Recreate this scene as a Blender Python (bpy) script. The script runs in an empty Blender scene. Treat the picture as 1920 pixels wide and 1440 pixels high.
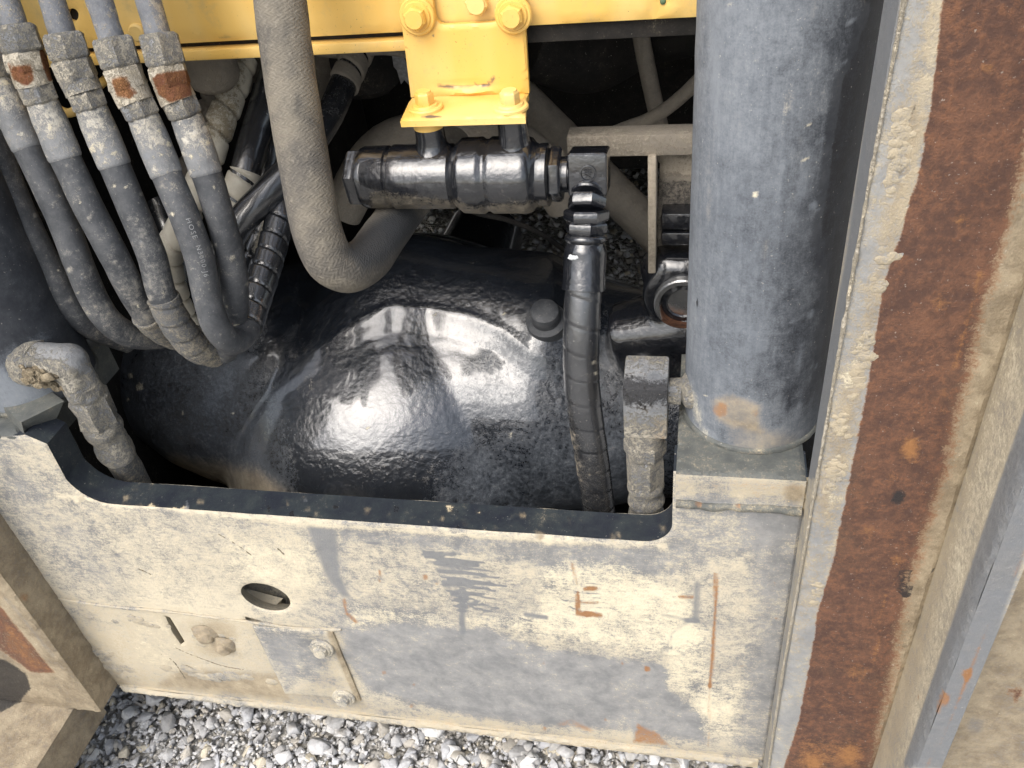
import bpy, bmesh, math, random
import numpy as np
from mathutils import Vector, Matrix, noise as mnoise
from mathutils.geometry import delaunay_2d_cdt

random.seed(7); np.random.seed(7)
scene = bpy.context.scene
COL = scene.collection

# ------------------------------------------------------------------ camera
FPX = 1608.0
CAM = np.array([0.0, 0.0, 1.5])
_D = np.array([262.0, 2030.0, FPX]); _D /= np.linalg.norm(_D)
_R = np.array([7960.0, 320.0, -FPX]); _R -= _D * (_R @ _D); _R /= np.linalg.norm(_R)
_F = np.cross(_R, _D)
MW = np.stack([_R, _F, -_D])                 # camera (x right, y down, z forward) -> world
cam_data = bpy.data.cameras.new('camera'); cam = bpy.data.objects.new('camera', cam_data)
COL.objects.link(cam)
cam_data.sensor_width = 36.0; cam_data.lens = FPX / 1920 * 36.0
cam_data.clip_start = 0.02; cam_data.clip_end = 2000
rt, up, bk = MW @ [1, 0, 0], MW @ [0, -1, 0], MW @ [0, 0, -1]
mw = Matrix(((rt[0], up[0], bk[0], CAM[0]), (rt[1], up[1], bk[1], CAM[1]), (rt[2], up[2], bk[2], CAM[2]), (0, 0, 0, 1)))
cam.matrix_world = mw
scene.camera = cam

# ------------------------------------------------------------------ sky and sun
world = bpy.data.worlds.new('World'); scene.world = world; world.use_nodes = True
wn = world.node_tree; wn.nodes.clear()
SUN_EL, SUN_AZ = math.radians(52), math.radians(205)   # azimuth measured from +Y towards +X
sky = wn.nodes.new('ShaderNodeTexSky'); sky.sky_type = 'NISHITA'; sky.sun_disc = False
sky.sun_elevation = SUN_EL; sky.sun_rotation = SUN_AZ; sky.air_density = 1.2; sky.dust_density = 4.0; sky.ozone_density = 1.0
hsv = wn.nodes.new('ShaderNodeHueSaturation'); hsv.inputs['Saturation'].default_value = 0.55
wn.links.new(sky.outputs[0], hsv.inputs['Color'])
bg = wn.nodes.new('ShaderNodeBackground'); bg.inputs['Strength'].default_value = 0.15
wn.links.new(hsv.outputs[0], bg.inputs['Color'])
wo = wn.nodes.new('ShaderNodeOutputWorld'); wn.links.new(bg.outputs[0], wo.inputs['Surface'])
sl = bpy.data.lights.new('sun', 'SUN'); sl.energy = 1.0; sl.angle = math.radians(50); sl.color = (1, 0.97, 0.92)
so = bpy.data.objects.new('sun', sl); COL.objects.link(so)
sd = Vector((math.sin(SUN_AZ) * math.cos(SUN_EL), math.cos(SUN_AZ) * math.cos(SUN_EL), math.sin(SUN_EL)))
so.rotation_euler = sd.to_track_quat('Z', 'Y').to_euler()
vs = scene.view_settings
vs.view_transform = 'Standard'; vs.look = 'None'; vs.gamma = 1.0; vs.use_curve_mapping = False; vs.exposure = 0.95
scene.cycles.use_denoising = True
scene.cycles.max_bounces = 8

# ------------------------------------------------------------------ sight lines -> points on real planes
def ray(px, py):
    return MW @ (np.array([px - 960.0, py - 720.0, FPX]) / FPX)
def PY(px, py, y):
    r = ray(px, py); return CAM + r * ((y - CAM[1]) / r[1])
def PX(px, py, x):
    r = ray(px, py); return CAM + r * ((x - CAM[0]) / r[0])
def PZ(px, py, z):
    r = ray(px, py); return CAM + r * ((z - CAM[2]) / r[2])
def PD(px, py, d):
    return CAM + ray(px, py) * d
def project(V):
    c = (np.asarray(V) - CAM) @ MW
    z = np.maximum(c[:, 2], 1e-3)
    return np.stack([960 + FPX * c[:, 0] / z, 720 + FPX * c[:, 1] / z], 1)

# ------------------------------------------------------------------ shader helpers
def nd(nt, typ, ins=None, **props):
    n = nt.nodes.new(typ)
    for k, v in props.items(): setattr(n, k, v)
    for k, v in (ins or {}).items():
        s = n.inputs[k]
        if isinstance(v, bpy.types.NodeSocket): nt.links.new(v, s)
        else: s.default_value = v
    return n
def c4(c): return (c[0], c[1], c[2], 1.0)
def mixc(nt, f, a, b, blend='MIX'):
    n = nt.nodes.new('ShaderNodeMix'); n.data_type = 'RGBA'; n.blend_type = blend
    for i, v in ((0, f), (6, a), (7, b)):
        if isinstance(v, bpy.types.NodeSocket): nt.links.new(v, n.inputs[i])
        else: n.inputs[i].default_value = v if i == 0 else c4(v)
    return n.outputs[2]
def mth(nt, op, a, b=0.0, clamp=False):
    n = nt.nodes.new('ShaderNodeMath'); n.operation = op; n.use_clamp = clamp
    for i, v in ((0, a), (1, b)):
        if isinstance(v, bpy.types.NodeSocket): nt.links.new(v, n.inputs[i])
        else: n.inputs[i].default_value = v
    return n.outputs[0]
def thr(nt, x, lo, hi):
    n = nd(nt, 'ShaderNodeMapRange', {'Value': x, 'From Min': lo, 'From Max': hi}, interpolation_type='SMOOTHSTEP')
    return n.outputs[0]
def noi(nt, vec, scale, detail=5, rough=0.6, dist=0.0):
    return nd(nt, 'ShaderNodeTexNoise', {'Vector': vec, 'Scale': scale, 'Detail': detail, 'Roughness': rough, 'Distortion': dist}).outputs['Fac']
def stretch(nt, vec, s):
    return nd(nt, 'ShaderNodeMapping', {'Vector': vec, 'Scale': s}).outputs[0]
def attr(nt, name):
    return nd(nt, 'ShaderNodeAttribute', attribute_name=name).outputs['Fac']
def new_mat(name):
    m = bpy.data.materials.new(name); m.use_nodes = True
    nt = m.node_tree; nt.nodes.clear()
    b = nt.nodes.new('ShaderNodeBsdfPrincipled'); o = nt.nodes.new('ShaderNodeOutputMaterial')
    nt.links.new(b.outputs[0], o.inputs['Surface'])
    return m, nt, b

MUD = ((0.60, 0.50, 0.33), (0.40, 0.33, 0.22))
RUST = ((0.178, 0.090, 0.056), (0.078, 0.044, 0.034))
def grime(name, base, base2, mud=MUD, rust=RUST, m0=0.0, r0=0.0, d0=0.0, rough=0.7, rough_mud=0.92, spec=0.3,
          bump=0.5, k=1.0, fine=0.35, mudsoft=0.12, orange=0.0, coat=0.0, speck=0.5, metallic=0.0, ior=1.5, streak=None, coat_ior=1.6, dark_gloss=0.25, grain=1.0, film_rough=0.4, s0=0.0):
    """painted or bare steel / rubber under layers of wear: attributes mud, rust, dark, rub are signed offsets of each layer"""
    m, nt, b = new_mat(name)
    tc = nd(nt, 'ShaderNodeTexCoord').outputs['Object']
    nl = noi(nt, tc, 5 * k, 6, 0.65); nm = noi(nt, tc, 24 * k, 9, 0.74, 0.2); nf = noi(nt, tc, 130 * k, 6, 0.75); ng = noi(nt, tc, 520 * k, 3, 0.7)
    if streak: nf = mth(nt, 'ADD', mth(nt, 'MULTIPLY', nf, 0.55), mth(nt, 'MULTIPLY', noi(nt, stretch(nt, tc, streak), 1.0, 6, 0.75), 0.45))
    def field(c0, a, wl, wm, wf):
        x = mth(nt, 'ADD', attr(nt, a), c0)
        for n_, w in ((nl, wl), (nm, wm * (0.5 + 0.5 * grain)), (nf, wf * grain), (ng, wf * 0.35 * grain)):
            x = mth(nt, 'ADD', x, mth(nt, 'MULTIPLY', mth(nt, 'SUBTRACT', n_, 0.5), w))
        return x
    col = mixc(nt, thr(nt, nm, 0.3, 0.7), base, base2)
    # dust film, soft
    mf = field(m0, 'mud', 0.5, 0.9, 1.0)
    film = thr(nt, mf, 0.05, 0.75); thick = thr(nt, mf, 0.5 - mudsoft, 0.5 + mudsoft)
    col = mixc(nt, mth(nt, 'MULTIPLY', film, fine), col, mud[1])
    mudc = mixc(nt, thr(nt, mth(nt, 'ADD', mth(nt, 'MULTIPLY', nf, 0.5), mth(nt, 'MULTIPLY', nl, 0.5)), 0.35, 0.62), mud[1], mud[0])
    col = mixc(nt, thick, col, mudc)
    # brown soil dust
    sf = thr(nt, field(s0, 'soil', 0.4, 0.7, 0.7), 0.05, 0.85)
    col = mixc(nt, mth(nt, 'MULTIPLY', sf, 0.9), col, mixc(nt, thr(nt, nm, 0.35, 0.65), (0.20, 0.155, 0.10), (0.37, 0.305, 0.21)))
    # cream, thick dried clay
    cf = thr(nt, field(0.0, 'cream', 0.3, 0.9, 0.9), 0.18, 0.80)
    col = mixc(nt, cf, col, mixc(nt, nf, (0.60, 0.53, 0.39), (0.74, 0.675, 0.515)))
    # rust
    rf = field(r0, 'rust', 0.12, 0.35, 0.32)
    rm = thr(nt, rf, 0.34, 0.62)
    rmix = mth(nt, 'ADD', mth(nt, 'MULTIPLY', nm, 0.55), mth(nt, 'MULTIPLY', nf, 0.45))
    rc = mixc(nt, thr(nt, rmix, 0.40, 0.62), rust[1], rust[0]); rc = mixc(nt, mth(nt, 'MULTIPLY', thr(nt, nl, 0.5, 0.68), 0.55), rc, (0.085, 0.062, 0.046)); rc = mixc(nt, mth(nt, 'MULTIPLY', thr(nt, mth(nt, 'ADD', nf, mth(nt, 'MULTIPLY', nl, 0.3)), 0.66, 0.82), 0.4), rc, (0.22, 0.10, 0.05))
    rc = mixc(nt, mth(nt, 'MULTIPLY', thr(nt, rf, 0.60, 0.42), 0.6), rc, (0.36, 0.17, 0.07))
    col = mixc(nt, rm, col, rc)
    # oily, sooty marks; also the shade painted at the left foot
    df = field(d0, 'dark', 0.4, 0.6, 0.5)
    dm = thr(nt, df, 0.38, 0.64)
    col = mixc(nt, mth(nt, 'MULTIPLY', dm, 0.9), col, (0.022, 0.022, 0.024))
    # rubbed-bare bluish metal / dull paint
    bm_ = mth(nt, 'MULTIPLY', thr(nt, field(0.0, 'rub', 0.1, 0.25, 0.35), 0.25, 0.75), 0.9)
    col = mixc(nt, bm_, col, mixc(nt, nf, (0.11, 0.116, 0.125), (0.245, 0.255, 0.268)))
    # bright orange oxide
    of = mth(nt, 'MULTIPLY', thr(nt, field(0.0, 'oxide', 0.2, 0.5, 0.5), 0.25, 0.90), 0.95)
    col = mixc(nt, of, col, mixc(nt, nf, (0.17, 0.068, 0.03), (0.42, 0.215, 0.085)))
    # specks
    sp = thr(nt, ng, 0.70, 0.80)
    col = mixc(nt, mth(nt, 'MULTIPLY', sp, speck), col, (0.06, 0.055, 0.05))
    sp2 = thr(nt, noi(nt, tc, 330 * k, 2, 0.5), 0.69, 0.77)
    col = mixc(nt, mth(nt, 'MULTIPLY', sp2, speck * 0.6), col, (0.62, 0.58, 0.50))
    nt.links.new(col, b.inputs['Base Color'])
    dirt = mth(nt, 'MAXIMUM', mth(nt, 'MAXIMUM', thick, rm), cf)
    rr = nd(nt, 'ShaderNodeMapRange', {'Value': mth(nt, 'ADD', dirt, mth(nt, 'MULTIPLY', film, film_rough), True), 'To Min': rough, 'To Max': rough_mud}).outputs[0]
    rr = mth(nt, 'SUBTRACT', rr, mth(nt, 'MULTIPLY', dm, dark_gloss), True)
    nt.links.new(rr, b.inputs['Roughness'])
    b.inputs['Specular IOR Level'].default_value = spec
    b.inputs['Metallic'].default_value = metallic; b.inputs['IOR'].default_value = ior
    if coat: nt.links.new(mth(nt, 'MULTIPLY', mth(nt, 'SUBTRACT', 1.0, mth(nt, 'ADD', dirt, mth(nt, 'MULTIPLY', film, 0.85), True)), coat), b.inputs['Coat Weight']); b.inputs['Coat Roughness'].default_value = 0.10; b.inputs['Coat IOR'].default_value = coat_ior
    h = mth(nt, 'ADD', mth(nt, 'MULTIPLY', nf, 0.35), mth(nt, 'MULTIPLY', nm, 0.25))
    h = mth(nt, 'ADD', h, mth(nt, 'MULTIPLY', thick, 0.4)); h = mth(nt, 'ADD', h, mth(nt, 'MULTIPLY', cf, 0.5))
    h = mth(nt, 'ADD', h, mth(nt, 'MULTIPLY', mth(nt, 'MULTIPLY', ng, 0.12), mth(nt, 'ADD', dirt, 0.3)))
    if orange:
        h = mth(nt, 'ADD', h, mth(nt, 'MULTIPLY', noi(nt, tc, 95, 3, 0.5), orange))
    bp = nd(nt, 'ShaderNodeBump', {'Height': h, 'Strength': bump, 'Distance': 0.006})
    nt.links.new(bp.outputs[0], b.inputs['Normal'])
    return m

M = {}
M['plate'] = grime('dusty_frame_steel', (0.175, 0.178, 0.18), (0.31, 0.305, 0.295), mud=((0.62, 0.55, 0.415), (0.48, 0.43, 0.335)), m0=0.50, r0=-0.3, d0=-0.5, bump=0.4, fine=0.55, mudsoft=0.40, speck=0.5, streak=(60, 200, 260), grain=2.2)
M['post'] = grime('worn_post_steel', (0.21, 0.215, 0.22), (0.33, 0.325, 0.305), mud=((0.52, 0.45, 0.33), (0.36, 0.31, 0.23)), m0=0.36, r0=-0.25, d0=-0.42, bump=0.45, fine=0.6, mudsoft=0.36, grain=1.6)
M['post_soil'] = grime('soil_stained_post_steel', (0.21, 0.215, 0.22), (0.33, 0.325, 0.305), mud=((0.52, 0.45, 0.33), (0.36, 0.31, 0.23)), m0=0.36, r0=-0.25, d0=-0.42, bump=0.45, fine=0.6, mudsoft=0.36, grain=1.6, s0=0.85)
M['rim'] = grime('dark_opening_edge', (0.016, 0.019, 0.028), (0.035, 0.043, 0.046), m0=-0.05, r0=-0.2, d0=0.05, rough=0.42, bump=0.3, fine=0.12, mudsoft=0.08)
M['barrel'] = grime('dusty_blue_grey_barrel', (0.030, 0.033, 0.040), (0.065, 0.07, 0.078), mud=((0.212, 0.23, 0.252), (0.135, 0.15, 0.172)), m0=0.56, r0=-0.25, d0=-0.5, rough=0.5, rough_mud=0.7, spec=0.2, bump=0.2, fine=0.5, mudsoft=0.45, speck=0.5, streak=(160, 160, 18), dark_gloss=0.0)
M['barrel_base'] = grime('olive_stained_base', (0.075, 0.08, 0.078), (0.135, 0.14, 0.128), m0=0.12, r0=-0.1, d0=-0.1, rough=0.6, bump=0.35, fine=0.4, mudsoft=0.3)
M['fitting'] = grime('muddy_plated_fitting', (0.13, 0.138, 0.15), (0.26, 0.262, 0.265), mud=((0.62, 0.565, 0.46), (0.45, 0.415, 0.35)), m0=0.50, r0=-0.3, d0=-0.38, rough=0.5, bump=1.0, k=1.2, fine=0.55, mudsoft=0.22, grain=1.8)
M['fitting_rust'] = grime('rusting_fitting', (0.36, 0.33, 0.28), (0.50, 0.44, 0.34), mud=((0.66, 0.58, 0.44), (0.48, 0.43, 0.34)), rust=((0.30, 0.13, 0.055), (0.12, 0.045, 0.025)), m0=0.45, r0=-0.06, d0=-0.3, rough=0.6, bump=0.9, k=1.2, fine=0.7)
M['pipe'] = grime('grey_painted_pipe', (0.105, 0.112, 0.125), (0.18, 0.187, 0.20), mud=((0.50, 0.44, 0.35), (0.32, 0.285, 0.235)), m0=0.12, r0=-0.3, d0=-0.3, rough=0.5, bump=0.6, k=1.3, fine=0.6, grain=2.2)
M['rubber'] = grime('dusty_rubber_hose', (0.040, 0.043, 0.048), (0.095, 0.098, 0.103), mud=((0.34, 0.31, 0.26), (0.19, 0.187, 0.18)), m0=0.03, r0=-0.5, d0=-0.35, rough=0.48, bump=0.4, k=1.2, fine=0.8, mudsoft=0.35, grain=1.3)
M['rubber_mud'] = grime('muddy_rubber_hose', (0.08, 0.085, 0.09), (0.14, 0.14, 0.14), mud=((0.44, 0.39, 0.30), (0.28, 0.255, 0.21)), m0=0.34, r0=-0.5, d0=-0.2, rough=0.6, bump=0.7, k=1.3, fine=0.8, mudsoft=0.25, grain=1.8)
M['ferrule'] = grime('grey_crimp_sleeve', (0.14, 0.145, 0.15), (0.23, 0.233, 0.236), mud=((0.58, 0.54, 0.46), (0.36, 0.345, 0.315)), m0=0.12, r0=-0.4, d0=-0.35, rough=0.5, bump=0.55, k=1.2, fine=0.65, mudsoft=0.22, grain=2.2)
M['cast'] = grime('glossy_black_casting', (0.008, 0.010, 0.014), (0.016, 0.020, 0.027), mud=((0.115, 0.132, 0.155), (0.055, 0.066, 0.082)), m0=-0.22, r0=-0.6, d0=-0.6, rough=0.24, rough_mud=0.62, spec=0.5, bump=0.30, fine=0.4, mudsoft=0.4, orange=1.25, speck=0.35, coat=0.9, ior=1.75, film_rough=0.9)
M['gloss'] = grime('wet_black_paint', (0.006, 0.007, 0.009), (0.012, 0.013, 0.017), mud=((0.24, 0.205, 0.15), (0.15, 0.13, 0.10)), m0=-0.36, r0=-0.6, d0=-0.6, rough=0.12, rough_mud=0.8, spec=0.5, bump=0.3, fine=0.4, mudsoft=0.5, orange=1.6, speck=0.12, coat=0.95, ior=1.5)
M['sleeve'] = grime('black_spiral_sleeve', (0.012, 0.013, 0.016), (0.03, 0.032, 0.036), mud=((0.30, 0.25, 0.18), (0.16, 0.145, 0.12)), m0=-0.15, r0=-0.5, d0=-0.5, rough=0.22, rough_mud=0.7, spec=0.5, bump=0.25, fine=0.35, coat=0.6, ior=1.8)
M['beige'] = grime('dirty_white_spiral_sleeve', (0.55, 0.50, 0.40), (0.66, 0.62, 0.52), mud=((0.30, 0.25, 0.17), (0.20, 0.17, 0.12)), m0=0.12, r0=-0.1, d0=-0.2, rough=0.5, bump=0.3, k=1.3)
M['dusty'] = grime('dust_caked_part', (0.22, 0.195, 0.165), (0.32, 0.285, 0.235), mud=((0.46, 0.40, 0.32), (0.31, 0.27, 0.21)), m0=0.3, r0=-0.3, d0=-0.2, rough=0.9, bump=0.6, k=1.5, fine=0.8)
M['dark'] = grime('sooty_underbody', (0.015, 0.014, 0.013), (0.03, 0.027, 0.024), mud=((0.07, 0.06, 0.045), (0.04, 0.034, 0.028)), m0=-0.05, r0=-0.5, d0=0.1, rough=0.85, bump=0.4)
M['void_black'] = grime('unlit_void_black', (0.006, 0.006, 0.006), (0.012, 0.011, 0.010), mud=((0.02, 0.018, 0.015), (0.014, 0.012, 0.01)), m0=-0.1, r0=-0.6, d0=0.1, rough=0.95, spec=0.1, bump=0.3, speck=0.05, dark_gloss=0)  # near black, so the gap behind the opening looks unlit
M['clay'] = grime('dried_clay', (0.44, 0.38, 0.28), (0.56, 0.49, 0.365), m0=0.5, r0=-0.4, d0=-0.45, bump=0.9, k=1.5, rough=0.95, grain=1.5)
M['dark_crack'] = grime('crack_shadowed_clay', (0.14, 0.12, 0.09), (0.20, 0.17, 0.12), m0=0.1, r0=-0.5, d0=-0.4)
M['chrome'] = grime('worn_bright_steel', (0.22, 0.225, 0.23), (0.40, 0.40, 0.40), m0=-0.1, r0=0.02, d0=0.22, rough=0.25, bump=0.15, metallic=0.8)

def yellow_mat():
    m, nt, b = new_mat('machine_yellow_paint')
    tc = nd(nt, 'ShaderNodeTexCoord').outputs['Object']
    nl = noi(nt, stretch(nt, tc, (1, 1, 0.25)), 9, 3, 0.5); nf = noi(nt, tc, 160, 4, 0.6); ng = noi(nt, tc, 420, 2, 0.5)
    col = mixc(nt, thr(nt, nl, 0.35, 0.65), (0.74, 0.45, 0.10), (0.79, 0.555, 0.20))
    col = mixc(nt, mth(nt, 'MULTIPLY', thr(nt, noi(nt, tc, 30, 8, 0.72), 0.5, 0.75), 0.6), col, (0.50, 0.37, 0.17))
    col = mixc(nt, mth(nt, 'MULTIPLY', thr(nt, ng, 0.70, 0.76), 0.7), col, (0.10, 0.065, 0.03))
    sm = mth(nt, 'ADD', attr(nt, 'dark'), mth(nt, 'MULTIPLY', mth(nt, 'SUBTRACT', noi(nt, tc, 60, 5, 0.6), 0.5), 0.8))
    col = mixc(nt, thr(nt, sm, 0.25, 0.9), col, (0.13, 0.10, 0.08))
    nt.links.new(col, b.inputs['Base Color'])
    b.inputs['Roughness'].default_value = 0.42
    bp = nd(nt, 'ShaderNodeBump', {'Height': mth(nt, 'ADD', mth(nt, 'MULTIPLY', nf, 0.3), noi(nt, tc, 14, 3, 0.5)), 'Strength': 0.18, 'Distance': 0.004})
    nt.links.new(bp.outputs[0], b.inputs['Normal'])
    return m
M['yellow'] = yellow_mat()

def braid_mat():
    m, nt, b = new_mat('woven_fabric_hose_cover')
    uv = nd(nt, 'ShaderNodeUVMap').outputs[0]
    tc = nd(nt, 'ShaderNodeTexCoord').outputs['Object']
    s = nd(nt, 'ShaderNodeSeparateXYZ', {'Vector': uv})
    a = mth(nt, 'MULTIPLY', s.outputs[0], 2 * math.pi * 26); v = mth(nt, 'MULTIPLY', s.outputs[1], 2 * math.pi * 230)
    wob = mth(nt, 'MULTIPLY', noi(nt, tc, 90, 4, 0.6), 9.0)
    w1 = mth(nt, 'SINE', mth(nt, 'ADD', mth(nt, 'ADD', a, v), wob)); w2 = mth(nt, 'SINE', mth(nt, 'SUBTRACT', mth(nt, 'SUBTRACT', a, v), wob))
    chk = thr(nt, mth(nt, 'SINE', mth(nt, 'MULTIPLY', v, 0.5)), -0.6, 0.6)
    wv = mth(nt, 'ADD', mth(nt, 'MULTIPLY', w1, chk), mth(nt, 'MULTIPLY', w2, mth(nt, 'SUBTRACT', 1.0, chk)))
    nl = noi(nt, tc, 12, 4, 0.6); nf = noi(nt, tc, 220, 4, 0.65)
    col = mixc(nt, thr(nt, nl, 0.38, 0.6), (0.10, 0.092, 0.082), (0.18, 0.16, 0.128))
    col = mixc(nt, mth(nt, 'MULTIPLY', thr(nt, noi(nt, stretch(nt, tc, (1, 1, 0.5)), 22, 4, 0.6), 0.5, 0.72), 0.7), col, (0.06, 0.058, 0.055))
    col = mixc(nt, mth(nt, 'MULTIPLY', thr(nt, wv, 0.0, -1.0), 0.14), col, (0.05, 0.046, 0.04))
    col = mixc(nt, mth(nt, 'MULTIPLY', thr(nt, nf, 0.5, 0.75), 0.4), col, (0.30, 0.27, 0.22))
    dk = thr(nt, mth(nt, 'ADD', attr(nt, 'dark'), mth(nt, 'MULTIPLY', nl, 0.3)), 0.2, 0.9)
    col = mixc(nt, dk, col, (0.05, 0.052, 0.055))
    nt.links.new(col, b.inputs['Base Color']); b.inputs['Roughness'].default_value = 0.9
    b.inputs['Specular IOR Level'].default_value = 0.2
    h = mth(nt, 'ADD', mth(nt, 'MULTIPLY', wv, 0.11), mth(nt, 'MULTIPLY', nf, 0.8))
    bp = nd(nt, 'ShaderNodeBump', {'Height': h, 'Strength': 0.6, 'Distance': 0.003}); nt.links.new(bp.outputs[0], b.inputs['Normal'])
    return m
M['braid'] = braid_mat()

def flat_mat(name, col, rough=0.6):
    m, nt, b = new_mat(name)
    tc = nd(nt, 'ShaderNodeTexCoord').outputs['Object']
    c = mixc(nt, thr(nt, noi(nt, tc, 160, 4), 0.35, 0.65), tuple(x * 0.65 for x in col), col)
    nt.links.new(c, b.inputs['Base Color']); b.inputs['Roughness'].default_value = rough
    return m
M['print'] = flat_mat('pale_hose_print', (0.27, 0.275, 0.28))
M['paint_dab'] = flat_mat('white_paint_dab', (0.80, 0.82, 0.82), 0.4)

def stone_mat():
    m, nt, b = new_mat('crushed_limestone')
    tc = nd(nt, 'ShaderNodeTexCoord').outputs['Object']
    cv = nd(nt, 'ShaderNodeAttribute', attribute_name='tone').outputs['Color']
    nf = noi(nt, tc, 130, 5, 0.65); nm = noi(nt, tc, 35, 4, 0.6)
    col = mixc(nt, mth(nt, 'MULTIPLY', thr(nt, nf, 0.35, 0.7), 0.55), cv, mixc(nt, 1.0, cv, (0.62, 0.61, 0.60), 'MULTIPLY'))
    col = mixc(nt, mth(nt, 'MULTIPLY', thr(nt, nm, 0.52, 0.75), 0.35), col, (0.46, 0.41, 0.32))
    nt.links.new(col, b.inputs['Base Color']); b.inputs['Roughness'].default_value = 0.88
    bp = nd(nt, 'ShaderNodeBump', {'Height': nf, 'Strength': 0.5, 'Distance': 0.004}); nt.links.new(bp.outputs[0], b.inputs['Normal'])
    return m
M['stone'] = stone_mat()
def ground_mat():
    m, nt, b = new_mat('stone_dust_ground')
    tc = nd(nt, 'ShaderNodeTexCoord').outputs['Object']
    vo = nd(nt, 'ShaderNodeTexVoronoi', {'Vector': tc, 'Scale': 55.0, 'Randomness': 1.0})
    v2 = nd(nt, 'ShaderNodeTexVoronoi', {'Vector': tc, 'Scale': 140.0, 'Randomness': 1.0})
    hs = nd(nt, 'ShaderNodeSeparateXYZ', {'Vector': vo.outputs['Color']}).outputs[0]
    col = mixc(nt, hs, (0.38, 0.37, 0.345), (0.60, 0.585, 0.56))
    col = mixc(nt, thr(nt, vo.outputs['Distance'], 0.55, 0.85), col, (0.2, 0.19, 0.17))
    col = mixc(nt, mth(nt, 'MULTIPLY', noi(nt, tc, 4, 4), 0.5), col, (0.38, 0.35, 0.29))
    nt.links.new(col, b.inputs['Base Color']); b.inputs['Roughness'].default_value = 0.95
    h = mth(nt, 'SUBTRACT', mth(nt, 'MULTIPLY', vo.outputs['Distance'], -1.0), mth(nt, 'MULTIPLY', v2.outputs['Distance'], 0.4))
    bp = nd(nt, 'ShaderNodeBump', {'Height': h, 'Strength': 1.0, 'Distance': 0.015}); nt.links.new(bp.outputs[0], b.inputs['Normal'])
    return m
M['ground'] = ground_mat()

# ------------------------------------------------------------------ object helpers
def thing(name, label, cat, loc=(0, 0, 0), group=None):
    o = bpy.data.objects.new(name, None); COL.objects.link(o)
    o.location = Vector(loc); o.empty_display_size = 0.05
    o['label'] = label; o['category'] = cat
    if group: o['group'] = group
    return o
def world_loc(o):
    v = Vector(o.location); p = o.parent
    while p is not None: v += Vector(p.location); p = p.parent
    return v
class MB:
    """collects world-space vertices, faces and uvs for ONE mesh object"""
    def __init__(s): s.v = []; s.f = []; s.uv = []; s.mi = []
    def add(s, V, F, UV=None, mi=0):
        o = len(s.v); s.v.extend([tuple(map(float, p)) for p in V])
        for i, f in enumerate(F):
            s.f.append(tuple(k + o for k in f)); s.uv.append(UV[i] if UV else None); s.mi.append(mi)
        return s
    def addbm(s, bm, mi=0):
        bm.verts.index_update()
        s.add([v.co[:] for v in bm.verts], [[v.index for v in f.verts] for f in bm.faces], None, mi); bm.free(); return s
    def build(s, name, mats, parent=None, smooth=40, stains=None, fields=None, label=None):
        org = world_loc(parent) if parent else Vector((0, 0, 0))
        V = np.array(s.v)
        me = bpy.data.meshes.new(name)
        me.from_pydata([tuple(p) for p in (V - np.array(org))], [], s.f); me.update()
        for m in (mats if isinstance(mats, (list, tuple)) else [mats]): me.materials.append(m)
        if any(s.mi): me.polygons.foreach_set('material_index', s.mi)
        if any(u is not None for u in s.uv):
            ul = me.uv_layers.new(name='UVMap'); flat = []
            for f, u in zip(s.f, s.uv):
                for k in range(len(f)): flat.extend(u[k] if u else (0, 0))
            ul.data.foreach_set('uv', flat)
        F = {}
        if stains: F.update(paint(V, stains))
        if fields: F.update(fields(V))
        for k, a in F.items():
            at = me.attributes.new(k, 'FLOAT', 'POINT'); at.data.foreach_set('value', np.asarray(a, dtype=np.float32))
        if smooth:
            me.polygons.foreach_set('use_smooth', [True] * len(me.polygons))
            me.set_sharp_from_angle(angle=math.radians(smooth))
        o = bpy.data.objects.new(name, me); COL.objects.link(o)
        if parent: o.parent = parent
        if label: o['label'] = label
        return o
def seg_dist(P, a, b):
    a = np.array(a, float); b = np.array(b, float); d = b - a
    t = np.clip(((P - a) @ d) / max(d @ d, 1e-9), 0, 1)
    return np.linalg.norm(P - (a + t[:, None] * d), axis=1)
def poly_sd(P, poly):
    n = len(poly); ins = np.zeros(len(P), bool); dm = np.full(len(P), 1e9)
    for i in range(n):
        a, b = poly[i], poly[(i + 1) % n]
        dm = np.minimum(dm, seg_dist(P, a, b))
        c = ((a[1] > P[:, 1]) != (b[1] > P[:, 1]))
        xx = (b[0] - a[0]) * (P[:, 1] - a[1]) / ((b[1] - a[1]) if b[1] != a[1] else 1e-9) + a[0]
        ins ^= c & (P[:, 0] < xx)
    return np.where(ins, dm, -dm)
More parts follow.
